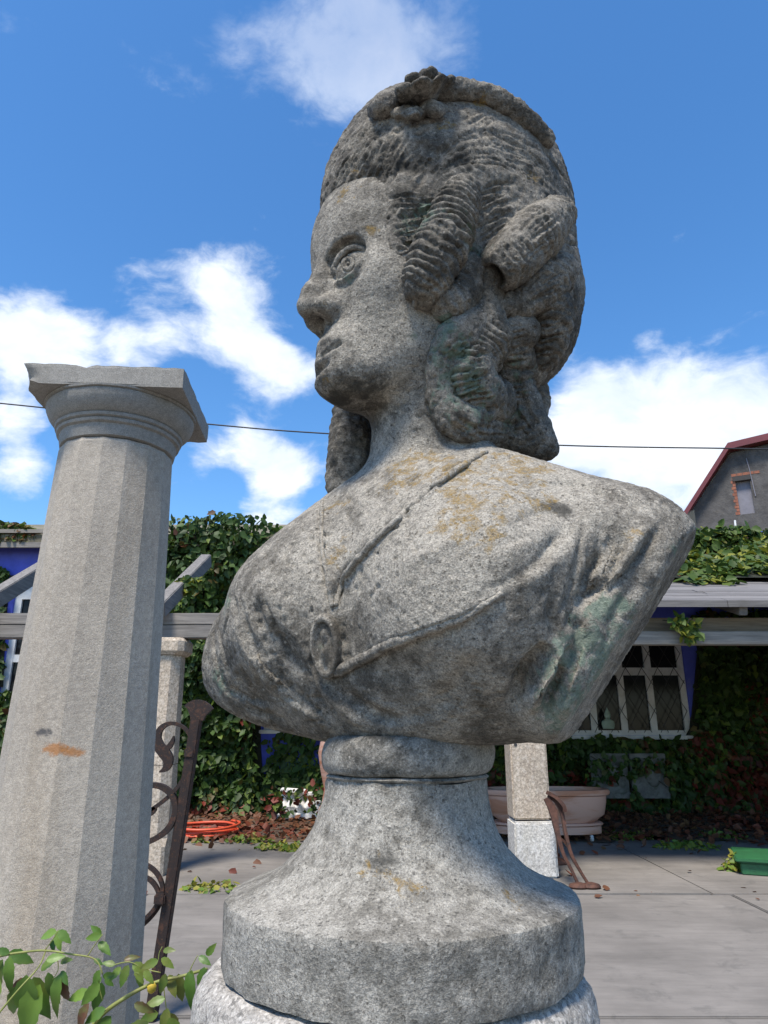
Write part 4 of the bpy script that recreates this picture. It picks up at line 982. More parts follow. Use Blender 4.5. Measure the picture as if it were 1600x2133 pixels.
for a in [  # top row
    (118, 1940, 46, 197), (120, 1938, 44, -70), (122, 1938, 40, -35), (100, 1962, 22, 215), (108, 1958, 26, -60), (212, 1948, 38, 190), (212, 1946, 34, 150), (214, 1946, 40, -15), (206, 1962, 42, -30), (196, 1972, 24, 200),
    # left cluster
    (20, 1985, 34, 160), (10, 1985, 36, 190), (18, 1984, 60, -20), (25, 1990, 64, -50, 1), (20, 1992, 70, -78, 2), (6, 1998, 70, -100, 1), (44, 2000, 95, -75, 1), (55, 2030, 105, -85, 1), (70, 2035, 90, -60, 1), (85, 2020, 50, 40),
    (90, 2030, 60, -25), (100, 2025, 74, -68, 2), (118, 2030, 86, -80, 2), (125, 2028, 80, -95, 2), (96, 2000, 40, 15), (120, 1996, 36, -10), (122, 2016, 38, -20), (126, 2004, 32, 20), (128, 2022, 34, -50), (60, 2040, 48, 200, 3),
    (84, 2050, 110, -105, 1), (40, 2050, 90, -110, 2), (0, 2040, 60, -95), (132, 2036, 60, -85, 3),
    # middle
    (188, 2000, 30, 210), (196, 1998, 24, -20), (208, 2020, 36, -110), (212, 2036, 34, 220), (214, 2034, 30, 10), (218, 2040, 26, -30), (208, 2048, 56, -130), (212, 2046, 60, -100), (216, 2046, 48, -50), (222, 2050, 44, -30),
    (186, 2066, 52, 195), (196, 2072, 70, -125), (204, 2078, 62, -80), (186, 2090, 60, -120, 3), (240, 2010, 30, 165), (258, 2000, 32, 20, 3), (270, 2004, 34, 40), (276, 2008, 48, -20), (268, 2010, 46, -110), (284, 2012, 40, -60),
    (290, 2022, 42, -80), (300, 2022, 34, -40), (252, 2014, 34, -130), (300, 2030, 40, -120),
    # right
    (334, 1990, 30, 175), (336, 1984, 26, 130), (340, 1980, 30, 10), (336, 1996, 36, -30), (330, 2000, 40, 200), (345, 2028, 40, -100), (352, 2030, 48, -60), (372, 2028, 60, -80), (382, 2026, 50, 120), (392, 2024, 70, -70, 2),
    (400, 2020, 60, -95, 2), (404, 2010, 36, 175), (412, 1996, 40, 190), (414, 1992, 34, -20), (430, 1990, 34, 50), (426, 2014, 56, -95), (414, 2030, 60, -110), (440, 2004, 30, -60), (344, 2080, 44, 190), (346, 2084, 48, -20),
    (350, 2100, 50, -100), (356, 2110, 50, -70), (352, 2120, 60, -60), (330, 2110, 46, 200), (300, 2100, 60, -110), (268, 2106, 56, -95), (250, 2110, 60, -60), (232, 2116, 60, -130), (240, 2090, 50, -40), (280, 2090, 46, -20, 3),
    (220, 2100, 50, -150), (310, 2130, 60, 200), (345, 2128, 60, -90)]:
    if rnd.random() < .78: leaf(*a, dy=rnd.uniform(-.03, .04))
b_ = at(316, 2058, RY + .01); MB().lathe([(.002, -.008), (.007, -.004), (.008, .003), (.003, .009)], tuple(b_), 8).build('leaf_scar', M['bud'], rose_bush, smooth=60)
DRAFT = False
# ------------------------------------------------------------------ the bust
def frame(yaw, pitch=0.0, roll=0.0):
    y = math.radians(yaw); p = math.radians(pitch); r = math.radians(roll)
    F = Vector((-math.sin(y), -math.cos(y), 0)); L = Vector((-F.y, F.x, 0)); U = Vector((0, 0, 1))
    F2 = F * math.cos(p) + U * math.sin(p); U2 = U * math.cos(p) - F * math.sin(p)
    L2 = L * math.cos(r) + U2 * math.sin(r); U3 = U2 * math.cos(r) - L * math.sin(r)
    return np.array([F2, L2, U3])
HO = np.array((0.062, 0.93, 2.127)); HR = frame(64, 0, 4); KO = np.array((0.065, 0.93, 2.135)); KR = frame(66); HS = 0.42
BO = np.array((0.06, 0.95, 1.82)); BR = frame(38)
def h2w(p): return HO + (np.array(p) * HS) @ HR
def b2w(p): return BO + np.array(p) @ BR

def sdf_head(P):                # P in head units (head height = 1)
    A = P.copy(); A[:, 1] = np.abs(A[:, 1])
    d = s_ell(A, (-.03, 0, .12), (.41, .33, .38))
    d = smin(d, s_ell(A, (.10, 0, -.12), (.285, .265, .34)), .12)
    d = smin(d, s_ell(A, (.145, 0, .19), (.28, .27, .27)), .08)
    d = smin(d, s_cap(A, (-.03, .20, -.26), (.25, .06, -.385), .062, .076), .09)
    d = smin(d, s_ell(A, (.325, 0, -.392), (.100, .108, .080)), .06)
    d = smin(d, s_ell(A, (.215, .165, -.085), (.10, .085, .10)), .07)
    d = smin(d, s_ell(A, (.308, .0, -.30), (.10, .115, .11)), .05)
    # brow and eye socket
    d = smax(d, -s_ell(A, (.402, .118, -.008), (.112, .100, .072)), .010)
    d = smin(d, s_chain(A, [(.372, .04, .058), (.364, .09, .085), (.320, .17, .080)], [.012, .014, .012]), .045)
    E = local(A, (.325, .107, -.028), np.array([(-.545, .84, 0), (.084, .0545, .995), (.836, .542, -.10)]))
    d = smin(d, s_ell(E, (0, 0, 0), (.078, .063, .034)), .010)
    # nose
    n = s_chain(A, [(.372, 0, .055), (.404, 0, -.02), (.434, 0, -.090), (.455, 0, -.148)], [.028, .032, .035, .0365], .03)
    n = smin(n, s_ell(A, (.388, .050, -.166), (.054, .036, .036)), .045)
    d = smin(d, n, .045)
    d = smax(d, -s_ell(A, (.405, .034, -.215), (.035, .016, .022)), .012)
    # mouth
    d = smin(d, s_chain(A, [(.394, 0, -.288), (.379, .05, -.297), (.335, .108, -.302)], [.022, .019, .008]), .020)
    d = smin(d, s_chain(A, [(.390, 0, -.344), (.373, .05, -.338), (.335, .098, -.314)], [.026, .022, .008]), .020)
    d = smax(d, -s_ell(A, (.414, 0, -.384), (.022, .08, .018)), .025)
    return d

def sdf_torso(P):
    A = P.copy(); A[:, 1] = np.abs(A[:, 1])
    d = s_ell(A, (.0, 0, -.15), (.17, .27, .20))
    d = smin(d, s_ell(A, (.085, .125, -.175), (.125, .135, .125)), .05)
    d = smin(d, s_cap(A, (-.03, .05, -.055), (-.03, .262, -.140), .085, .085), .08)
    d = smin(d, s_cap(A, (-.02, .262, -.140), (.02, .21, -.27), .085, .08), .06)
    d = smin(d, s_ell(P, (.03, -.255, -.225), (.115, .115, .11)), .06)
    d = smin(d, s_ell(P, (.03, -.02, -.25), (.135, .19, .125)), .04)
    d = smin(d, s_ell(A, (-.03, 0, -.075), (.11, .17, .10)), .06)
    d = smax(d, np.where(P[:, 1] > 0, s_plane(P, (-.28, 1, -.75), (0, .365, -.10)), s_plane(P, (-.1, -1, -.45), (0, -.385, -.2))), .007)
    d = smax(d, s_plane(A, (0, 0, -1), (0, 0, -.339)), .014)
    d = smax(d, s_plane(P, (0, -.34, -1), (0, -.16, -.345)), .03)
    d = smax(d, s_plane(A, (-1, 0, 0), (-.10, 0, 0)), .02)
    return d

def sdf_figure(P):
    d = sdf_torso(local(P, BO, BR))
    nb = b2w((-.01, 0, -.05)); nt = h2w((-.02, 0, -.36))
    d = smin(d, s_cap(P, nb, nt, .094, .087), .028)
    hd = sdf_head(local(P, HO, HR, HS)) * HS
    return smin(d, hd, .025)
HV = 0.0035 if DRAFT else 0.0023
V, Q = surface(sdf_figure, (-.36, .48, 1.44), (.50, 1.30, 2.40), .0035 if DRAFT else .0027)
fig = Clay(V, Q)

def sdf_hair(P):
    A = P.copy(); A[:, 1] = np.abs(A[:, 1])
    d = s_ell(A, (-.09, 0, .375), (.49, .40, .56))
    d = smin(d, s_ell(A, (-.22, 0, .45), (.40, .36, .44)), .1)
    d = smin(d, s_ell(A, (-.24, 0, .07), (.395, .37, .42)), .1)
    d = smin(d, s_ell(A, (.09, .195, .04), (.215, .13, .30)), .06)
    # face opening with a low peak over the forehead
    top = np.minimum(.155 + .75 * A[:, 1], .285)
    d = smax(d, -smax(.285 - A[:, 0], A[:, 2] - top, .10), .05)
    d = smax(d, -s_ell(A, (.30, 0, -.48), (.47, .60, .32)), .04)
    return d
V, Q = surface(lambda P: sdf_hair(local(P, KO, KR, HS)) * HS, KO - .36, KO + .40, HV)
hair = Clay(V, Q)
PXM = .00072                    # metres per photo pixel at the head
def hp(px, py, up=0.0):
    hs = [h for h in (c.hit(px, py) for c in (fig, hair)) if h is not None]
    if not hs: return np.array(at(px, py, .93))
    h = min(hs, key=lambda q: q[1])
    r = np.array(ray(px, py).normalized()); return h - r * up
def make_curl(pts, lam=.011, amp=.0022, twist=1.0, hollow=None, k=.012, voxel=None, seed=0):
    """pts: (x, y, radius px, lift px) along the roll"""
    C = np.array([hp(p[0], p[1], p[3] * PXM) for p in pts]); R = np.array([p[2] for p in pts]) * PXM * .94
    C = catmull(C, 6) if len(C) > 2 else C
    R = np.interp(np.linspace(0, len(pts) - 1, len(C)), np.arange(len(pts)), R)
    def f(P):
        d = s_chain(P, C, R, k * .5)
        if hollow: d = smax(d, -s_ell(P, C[-1] + (C[-1] - C[-2]) / np.linalg.norm(C[-1] - C[-2]) * R[-1] * .7, np.full(3, R[-1] * hollow)), .004)
        return d
    V, Q = surface(f, C.min(0) - R.max() * 1.25, C.max(0) + R.max() * 1.25, voxel or HV * .85)
    c = Clay(V, Q)
    seg = np.concatenate([[0], np.cumsum(np.linalg.norm(np.diff(C, axis=0), axis=1))])
    D = np.linalg.norm(V[:, None] - C[None], axis=2); n = D.argmin(1)
    tg = np.gradient(C, axis=0); tg /= np.linalg.norm(tg, axis=1)[:, None]
    s = seg[n] + np.einsum('ij,ij->i', V - C[n], tg[n])
    u = np.cross(tg[n], np.array((.3, -1, .2))); u /= np.linalg.norm(u, axis=1)[:, None]; w = np.cross(tg[n], u)
    th = np.arctan2(np.einsum('ij,ij->i', V - C[n], w), np.einsum('ij,ij->i', V - C[n], u))
    ph = s / lam + twist * th / (2 * math.pi) + .8 * noise3(V * 35, seed)
    wv = np.abs(np.sin(math.pi * ph)) ** .7
    wear = np.clip(.55 + 1.1 * noise3(V * 22, seed + 3), 0, 1.3)
    c.V = c.V + c.N * ((wv - .6) * amp * wear + .0022 * noise3(V * 26, seed + 7) + .0018 * noise3(V * 75, seed + 5) + .0012 * noise3(V * 200, seed + 6))[:, None]
    return c
curls = [
    make_curl([(962, 402, 36, -4), (942, 460, 44, 6), (914, 530, 50, 12), (888, 590, 46, 14)], lam=.0115, amp=.0075, twist=1.5, seed=1),
    make_curl([(972, 560, 36, -4), (958, 610, 40, 4), (932, 635, 38, 6)], amp=.003, seed=2),
    make_curl([(1158, 450, 42, 2), (1115, 490, 54, 12), (1052, 552, 50, 22)], lam=.012, amp=.0030, hollow=.55, seed=3),
    make_curl([(1165, 566, 42, -14), (1130, 600, 44, -10), (1085, 632, 32, -4), (1045, 638, 22, 2)], lam=.014, amp=.0025, seed=4),
    make_curl([(1010, 672, 46, -2), (955, 704, 40, 2), (924, 752, 31, 4), (918, 800, 27, 6), (930, 850, 30, 6), (965, 884, 36, 6), (1030, 902, 38, 6), (1095, 916, 32, 2), (1140, 936, 26, 0)], lam=.010, amp=.0012, twist=0, seed=5),
    make_curl([(1010, 705, 54, -4), (978, 760, 56, -2), (985, 815, 54, -2), (1040, 850, 50, -2)], lam=.011, amp=.0085, twist=2, seed=6),
    make_curl([(930, 858, 22, 10), (965, 870, 22, 14), (1010, 862, 22, 12), (1036, 835, 20, 8)], lam=.010, amp=.0014, seed=9),
    make_curl([(1085, 690, 42, -2), (1050, 700, 32, 10), (1070, 740, 36, 6), (1105, 770, 36, 0)], lam=.012, amp=.0035, hollow=.4, seed=7),
    make_curl([(1050, 770, 54, -6), (1070, 840, 54, -6), (1100, 895, 46, -6), (1130, 932, 30, -4)], lam=.014, amp=.004, seed=8),
    make_curl([(1150, 640, 44, -8), (1140, 700, 46, -8), (1112, 755, 38, -6)], lam=.013, amp=.0035, seed=10),
    make_curl([(1010, 590, 40, -8), (1005, 640, 44, -6), (1000, 690, 40, -6)], lam=.013, amp=.003, seed=11),
]
def hung(pts, **k):             # ringlets hanging clear of the head: (x, y, radius px, depth)
    C = np.array([at(p[0], p[1], p[3]) for p in pts]); R = np.array([p[2] for p in pts]) * PXM
    C = catmull(C, 6); R = np.interp(np.linspace(0, len(pts) - 1, len(C)), np.arange(len(pts)), R)
    V, Q = surface(lambda P: s_chain(P, C, R, .006), C.min(0) - .05, C.max(0) + .05, HV)
    c = Clay(V, Q); c.V += c.N * (0.0007 * np.sin(V[:, 2] * 430 + 5 * noise3(V * 30, 3)) + .004 * noise3(V * 28, 4) + .002 * noise3(V * 90, 1) + .0012 * noise3(V * 200, 2))[:, None]
    return c
curls.append(hung([(738, 835, 38, 1.0), (732, 900, 43, .99), (726, 960, 40, .985), (714, 1015, 33, .98)]))
curls.append(hung([(1112, 790, 24, 1.02), (1118, 835, 24, 1.01), (1108, 885, 22, 1.0)]))
for k_, c_ in enumerate(curls): globals()['curl_%d' % k_] = c_
# band over the crown
def crown(px, py, dy=26):
    return np.array(at(px, py, hp(px, py + dy)[1]))
C = catmull(np.array([crown(*p) for p in [(918, 190), (985, 190), (1048, 216), (1098, 252), (1138, 292)]]), 6)
R = np.linspace(.0150, .0138, len(C))
V, Q = surface(lambda P: s_chain(P, C, R, .004), C.min(0) - .04, C.max(0) + .04, HV)
band = Clay(V, Q); band.rough(.0022, 45, 8); band.rough(.0014, 130, 9); band.rough(.001, 260, 9)
# rose and leaves above the forehead
def oriented(P, c, n, r, spin=0.0):
    n = Vector(n).normalized(); t = n.orthogonal().normalized(); t = Matrix.Rotation(spin, 3, n) @ t; u = n.cross(t)
    return s_ell(local(P, c, np.array([t, u, n])), (0, 0, 0), r)
def rose(c, n, s, seed):
    rnd = random.Random(seed); n = Vector(n).normalized(); t = n.orthogonal().normalized(); parts = []
    for ring, (m_, rad, tilt, sz) in enumerate(((7, .95, .35, .52), (5, .55, .9, .46), (3, .22, 1.3, .36))):
        for k in range(m_):
            a = 2 * math.pi * (k + .5 * ring) / m_ + rnd.uniform(-.2, .2)
            d = Matrix.Rotation(a, 3, n) @ t
            pn = (n * math.cos(tilt) - d * math.sin(tilt))
            parts.append((np.array(Vector(c) + d * rad * s + n * s * (.10 + .22 * ring)), pn, (sz * s, sz * s * .85, .20 * s), rnd.uniform(-.4, .4)))
    def f(P):
        d = s_ell(P, c, np.full(3, .62 * s))
        for p in parts: d = smin(d, oriented(P, *p), .0025)
        return d
    c = np.array(c); V, Q = surface(f, c - 2.0 * s, c + 2.0 * s, HV * .85)
    o = Clay(V, Q); o.rough(.004, 45, seed); o.rough(.0025, 90, seed); o.rough(.0012, 200, seed); return o
rc = np.array(at(884, 196, hp(884, 240)[1] - .005))
flower = rose(rc, (-.25, -.55, .8), .034, 4)
lc = np.array(at(802, 222, hp(802, 250)[1] + .008)); ll = np.array(at(850, 240, hp(850, 250)[1] + .008)); lr = np.array(at(908, 232, hp(908, 245)[1] + .010))
leaves = []
for q, n_, r_, sp in ((lc, (-.5, -.5, .7), (.034, .026, .018), .3), (ll, (0, -.7, .7), (.042, .022, .010), .9), (lr, (.1, -.7, .7), (.034, .020, .010), .2)):
    V, Q = surface(lambda P: oriented(P, q, n_, r_, sp), q - .05, q + .05, HV * .85)
    o = Clay(V, Q); o.rough(.006, 40, 2); o.rough(.003, 90, 3); o.rough(.0014, 170, 5); leaves.append(o)
for k_, c_ in enumerate(leaves): globals()['leaf_%d' % k_] = c_

# ---- carving of the face and the dress
S = fig.stroke
S([(648, 758), (668, 738), (690, 723), (714, 711)], .0034, .0085, .12)
S([(655, 728), (672, 712), (690, 705), (714, 708)], .004, -.0022, .3)
S([(652, 770), (672, 752), (695, 735), (714, 718)], .004, -.0015, .3)
# lids, iris
S([(694, 588), (702, 550), (722, 525), (745, 517), (762, 528)], .0035, -.0065, .15)
S([(696, 590), (717, 583), (741, 563), (760, 530)], .0030, -.0050, .15)
S([(700, 603), (730, 588), (766, 552)], .004, .0020, .3)
S([(686, 575), (694, 535), (716, 508), (742, 497), (770, 506)], .005, .0035, .3)
fig.update()
S([(699, 575), (707, 550), (723, 533), (744, 525), (757, 531)], .0026, .0045, .1)
S([(723 + 13 * math.cos(a), 549 + 15 * math.sin(a)) for a in np.linspace(0, 6.28, 14)], .0018, .0026, 0)
S([(723 + 5 * math.cos(a), 549 + 6 * math.sin(a)) for a in np.linspace(0, 6.28, 10)], .0020, .0030, 0)
S([(700, 640), (712, 660), (722, 690)], .006, .0015, .4)
S([(703, 640), (702, 662), (693, 675)], .003, .0030, .3)

# the near eye, cut at a finer scale
eye_c = HO + (np.array((.325, .107, -.028)) * HS) @ HR; eye_R = np.array([(-.545, .84, 0), (.084, .0545, .995), (.836, .542, -.10)])
V, Q = surface(lambda P: s_ell(local(local(P, HO, HR, HS), (.325, .107, -.028), eye_R), (0, 0, 0), (.0765, .0615, .0358)) * HS, eye_c - .05, eye_c + .05, .0011)
eyeball = Clay(V, Q); S2 = eyeball.stroke
S2([(724 + 15 * math.cos(a), 549 + 17 * math.sin(a)) for a in np.linspace(0, 6.28, 18)], .0012, .0020, 0)
S2([(723 + 4 * math.cos(a), 547 + 5 * math.sin(a)) for a in np.linspace(0, 6.28, 10)], .0018, .0030, 0)
S2([(712, 556), (716, 560), (722, 562)], .0012, -.0010, .3)
# lids: two carved rims that follow the eyeball
eye_n = eye_R[2] @ HR
def lid_rim(pts, r0, lift):
    q = catmull(np.array(pts, float), 6); C = []
    for k, (x, y) in enumerate(q):
        t = k / (len(q) - 1); d = np.array(ray(x, y)); o = np.array((0, 0, EYE)); off = .0035 + lift * (1 - (2 * t - 1) ** 2)
        C.append(o + d * (((eye_c + eye_n * off - o) @ eye_n) / (d @ eye_n)))
    C = np.array(C); t = np.linspace(0, 1, len(C)); R = r0 * (.45 + .55 * np.sin(math.pi * t) ** .6)
    V, Q = surface(lambda P: s_chain(P, C, R, .002), C.min(0) - .012, C.max(0) + .012, .0011)
    c = Clay(V, Q); c.rough(.0006, 250, 4); return c
lids = [lid_rim([(689, 588), (696, 556), (712, 530), (735, 516), (756, 519), (768, 531)], .0040, .0080), lid_rim([(690, 590), (706, 590), (728, 578), (748, 557), (764, 534)], .0030, .0060)]
lid_0, lid_1 = lids
eyeball.rough(.0004, 300, 3)

# neckline, cleft and folds of the dress
S([(1010, 940), (930, 988), (845, 1062), (775, 1128), (722, 1188), (698, 1258)], .0054, .0100, .1)
S([(1020, 950), (945, 1000), (858, 1075), (788, 1140), (735, 1200)], .007, -.0022, .2)
S([(1004, 952), (938, 998), (853, 1072), (783, 1137), (730, 1196), (704, 1258)], .0034, -.0060, .1)
S([(676, 1050), (675, 1130), (685, 1190), (697, 1262)], .0040, -.0050, .1)
S([(668, 1050), (667, 1130), (677, 1190), (690, 1262)], .0046, .0065, .1)
S([(728, 1176), (708, 1220), (697, 1265)], .006, .0085, .3)
fig.update()
fig.step([(700, 1402), (760, 1372), (803, 1347), (880, 1318), (965, 1288), (1045, 1238), (1110, 1175)], .036, .008, side=1, taper=.45)
fig.step([(497, 1262), (512, 1330), (545, 1390), (592, 1432), (655, 1482), (700, 1515)], .032, .0090, side=-1)
fig.step([(452, 1395), (475, 1440), (515, 1458), (575, 1470)], .022, .005, side=-1)
fig.update()
for p, w, d_ in [
    ([(700, 1430), (760, 1480), (840, 1510)], .014, .006),
    ([(640, 1400), (680, 1440), (730, 1490), (770, 1520)], .010, -.005),
    ([(560, 1290), (590, 1350), (640, 1410)], .012, .005),
    ([(530, 1340), (560, 1400), (620, 1450)], .010, -.005),
    ([(455, 1300), (462, 1350), (480, 1400)], .006, .005),
    ([(480, 1210), (470, 1290), (462, 1330)], .004, .005),
    ([(1180, 1090), (1125, 1165), (1060, 1210), (980, 1250)], .008, .003),
    ([(1240, 1050), (1200, 1130), (1130, 1190), (1040, 1240)], .014, -.003),
    ([(1275, 1115), (1245, 1160), (1222, 1210), (1212, 1290)], .007, .010),
    ([(1305, 1115), (1285, 1170), (1262, 1215)], .005, .006),
    ([(1262, 1205), (1238, 1232), (1228, 1240)], .006, .011),
    ([(1215, 1240), (1205, 1330), (1180, 1400)], .006, .006),
    ([(1150, 1230), (1150, 1290), (1165, 1350)], .007, .005),
    ([(1135, 1340), (1098, 1390), (1072, 1450), (1058, 1490)], .009, .012),
    ([(1150, 1330), (1160, 1365), (1128, 1420), (1105, 1490)], .009, -.009),
    ([(1175, 1370), (1150, 1430), (1130, 1500)], .007, .008),
    ([(1220, 1340), (1190, 1420), (1165, 1500)], .010, -.005),
    ([(1390, 1080), (1345, 1140), (1275, 1225), (1235, 1300)], .006, .005),
    ([(1365, 1070), (1310, 1150), (1245, 1250)], .012, -.006),
    ([(1100, 1010), (1200, 1010), (1290, 1040), (1360, 1060)], .010, .003),
    ([(830, 1180), (900, 1150), (980, 1100)], .012, -.002),
    ([(1000, 1360), (960, 1420), (900, 1480)], .02, .004),
]:
    S(p, w * .72, d_ * 1.75, .3)
fig.update()

for p, w, d_ in [([(520, 1210), (540, 1290), (580, 1360), (650, 1420)], .012, .007), ([(600, 1180), (610, 1260), (640, 1330)], .014, .004), ([(470, 1420), (520, 1475), (600, 1500)], .008, .007),
                 ([(445, 1290), (446, 1360), (462, 1420)], .005, .007), ([(1040, 1130), (1100, 1090), (1180, 1060)], .012, .002), ([(1010, 1180), (1090, 1140), (1170, 1085)], .010, -.004),
                 ([(1330, 1180), (1290, 1260), (1250, 1340)], .007, .005), ([(1290, 1290), (1250, 1370), (1215, 1440)], .006, .004), ([(760, 1400), (860, 1400), (960, 1360)], .02, .006), ([(1195, 1180), (1190, 1260), (1205, 1330)], .007, .007)]:
    S(p, w, d_, .3)
fig.update()

# shallow wrinkles
def wrinkles(g0, g1, n, w, depth, seed):
    family(fig, g0, g1, n, w=w, depth=depth, seed=seed)

# ---- combed hair
def family(c, g0, g1, n, w=.0019, depth=.0060, seed=0, frac=(.0, 1.0)):
    rnd = random.Random(seed); g0 = np.array(g0, float); g1 = np.array(g1, float)
    for k in range(n):
        t = (k + .5) / n + rnd.uniform(-.25, .25) / n
        g = g0 + (g1 - g0) * t
        a = rnd.uniform(0, .25); b_ = rnd.uniform(.75, 1)
        q = catmull(g, 8); m = len(q)
        q = q[int(a * m):max(int(b_ * m), int(a * m) + 4)]
        q = q + np.array([[3 * math.sin(i * .7 + k * 2.1), 3 * math.cos(i * .6 + k)] for i in range(len(q))]) * .5
        c.stroke([tuple(v) for v in q], w * rnd.uniform(.8, 1.3), depth * rnd.uniform(.6, 1.3), .2, sharp=True)
wrinkles([(470, 1230), (500, 1330), (560, 1420)], [(560, 1180), (590, 1290), (650, 1390)], 7, .0045, .0050, 41)
wrinkles([(450, 1350), (480, 1430), (560, 1480)], [(560, 1400), (620, 1460), (700, 1510)], 6, .0045, .0055, 42)
wrinkles([(1060, 1080), (1130, 1060), (1220, 1050)], [(960, 1240), (1060, 1200), (1160, 1130)], 4, .0050, .0018, 43)
wrinkles([(1200, 1080), (1190, 1200), (1140, 1330)], [(1330, 1080), (1270, 1210), (1200, 1330)], 9, .0040, .0055, 44)
wrinkles([(1110, 1330), (1080, 1410), (1060, 1490)], [(1280, 1290), (1220, 1400), (1170, 1500)], 8, .0045, .0070, 45)
wrinkles([(720, 1420), (820, 1440), (940, 1400)], [(760, 1490), (860, 1505), (1000, 1470)], 5, .0060, .0035, 46)
fig.update()
family(hair, [(672, 470), (700, 370), (735, 300)], [(790, 385), (815, 320), (850, 270)], 17, seed=1)
family(hair, [(775, 385), (800, 320), (830, 275)], [(880, 395), (925, 330), (985, 285)], 19, seed=2, depth=.0065)
family(hair, [(885, 400), (945, 352), (1015, 340), (1080, 362), (1130, 400)], [(900, 320), (970, 275), (1040, 270), (1110, 300), (1170, 360)], 18, seed=3, depth=.0055)
family(hair, [(805, 410), (860, 402), (925, 405)], [(838, 610), (870, 590), (905, 560)], 20, seed=4, depth=.0085)
family(hair, [(985, 395), (1030, 378), (1080, 375)], [(990, 520), (1030, 490), (1070, 465)], 11, seed=5)
family(hair, [(735, 300), (775, 262), (820, 245)], [(850, 275), (890, 255), (940, 250)], 9, seed=31, depth=.003)
family(hair, [(990, 290), (1040, 250), (1090, 270)], [(940, 250), (1000, 225), (1060, 240)], 6, seed=32, depth=.003)
family(hair, [(1165, 350), (1190, 385), (1205, 425)], [(1120, 300), (1150, 330), (1180, 380)], 4, seed=6)
family(hair, [(1195, 420), (1206, 440), (1212, 470)], [(1150, 620), (1180, 600), (1210, 590)], 8, seed=8)
family(hair, [(1120, 650), (1165, 648), (1208, 655)], [(1120, 740), (1155, 735), (1185, 720)], 7, seed=7)
# strands cut into the rolls
family(curls[2], [(1160, 420), (1110, 450), (1050, 505)], [(1180, 490), (1130, 530), (1075, 590)], 7, depth=0.0054, seed=21)
family(curls[2], [(1020, 520), (1040, 545), (1062, 580)], [(1090, 455), (1120, 490), (1150, 520)], 9, w=.0018, depth=0.0045, seed=22)
family(curls[3], [(1180, 540), (1130, 565), (1080, 610)], [(1190, 600), (1140, 620), (1090, 650)], 6, depth=0.0063, seed=23)
family(curls[5], [(955, 730), (985, 712), (1020, 700)], [(950, 850), (990, 840), (1040, 830)], 13, depth=0.0090, seed=24)
family(curls[4], [(985, 680), (935, 720), (908, 780)], [(1000, 720), (955, 745), (930, 790)], 4, depth=0.0054, seed=25)
family(curls[4], [(915, 860), (960, 915), (1060, 925)], [(945, 850), (985, 880), (1080, 895)], 5, depth=0.0063, seed=26)
family(curls[8], [(1020, 770), (1050, 850), (1110, 930)], [(1085, 760), (1105, 840), (1145, 920)], 7, depth=0.0081, seed=27)
family(curls[9], [(1115, 650), (1160, 640), (1195, 650)], [(1085, 770), (1130, 770), (1160, 750)], 8, depth=0.0072, seed=28)
family(curls[7], [(1030, 690), (1060, 670), (1100, 670)], [(1050, 770), (1085, 780), (1125, 770)], 7, depth=0.0072, seed=29)
for c in curls + [hair, fig]: c.V = relax(c.V, c.Q, 1, .30)
for c in curls + [hair, fig]:   # weathered pits and chips
    c.update(); pit_ = np.clip(noise3(c.V * 150, 77) - .34, 0, 1) * np.clip(.6 + noise3(c.V * 12, 78), 0, 1); pit_ *= 1.0 if c is not fig else np.clip((np.linalg.norm(c.V - np.array(h2w((.32, .1, -.1))), axis=1) - .12) / .08, .1, 1); c.V -= c.N * (pit_ * .0075)[:, None]
hair.rough(.0011, 90, 3); hair.rough(.0012, 210, 4); hair.rough(.003, 18, 9)
face_d = np.linalg.norm(fig.V - np.array(h2w((.32, .1, -.1))), axis=1); body_w = np.clip((face_d - .10) / .08, .12, 1)
fig.V += fig.N * (body_w * (.0005 * noise3(fig.V * 120, 1) + .0028 * noise3(fig.V * 14, 5)) + .0006 * noise3(fig.V * 300, 2))[:, None]

# cords of the neckline and the hem of the sash, lying on the carved surface
def cord(pts, r0, r1, sink=.3):
    fig.update(); L = fig.line(pts, 3.0)
    for _ in range(8): L[1:-1] = (L[:-2] + L[1:-1] + L[2:]) / 3
    m = [fig.near(p[None], .006)[0] for p in L]; Nn = np.array([fig.N[i].mean(0) if len(i) else (0, -1, 0) for i in m])
    for _ in range(8): Nn[1:-1] = (Nn[:-2] + Nn[1:-1] + Nn[2:]) / 3
    R_ = np.linspace(r0, r1, len(L)); C = (L + Nn * (R_ * sink)[:, None])[::2]; R_ = R_[::2]
    V, Q = surface(lambda P: s_chain(P, C, R_, .001), C.min(0) - .012, C.max(0) + .012, .0016)
    c = Clay(V, Q); c.rough(.0011, 110, 4); c.rough(.0007, 280, 5); return c
cords = [cord([(1012, 944), (934, 992), (848, 1066), (778, 1132), (725, 1192), (700, 1262)], .0042, .0036), cord([(672, 1046), (671, 1130), (681, 1190), (692, 1262)], .0032, .0030),
         cord([(704, 1398), (760, 1370), (803, 1345), (880, 1316), (965, 1286), (1045, 1236)], .0068, .0030, .1)]
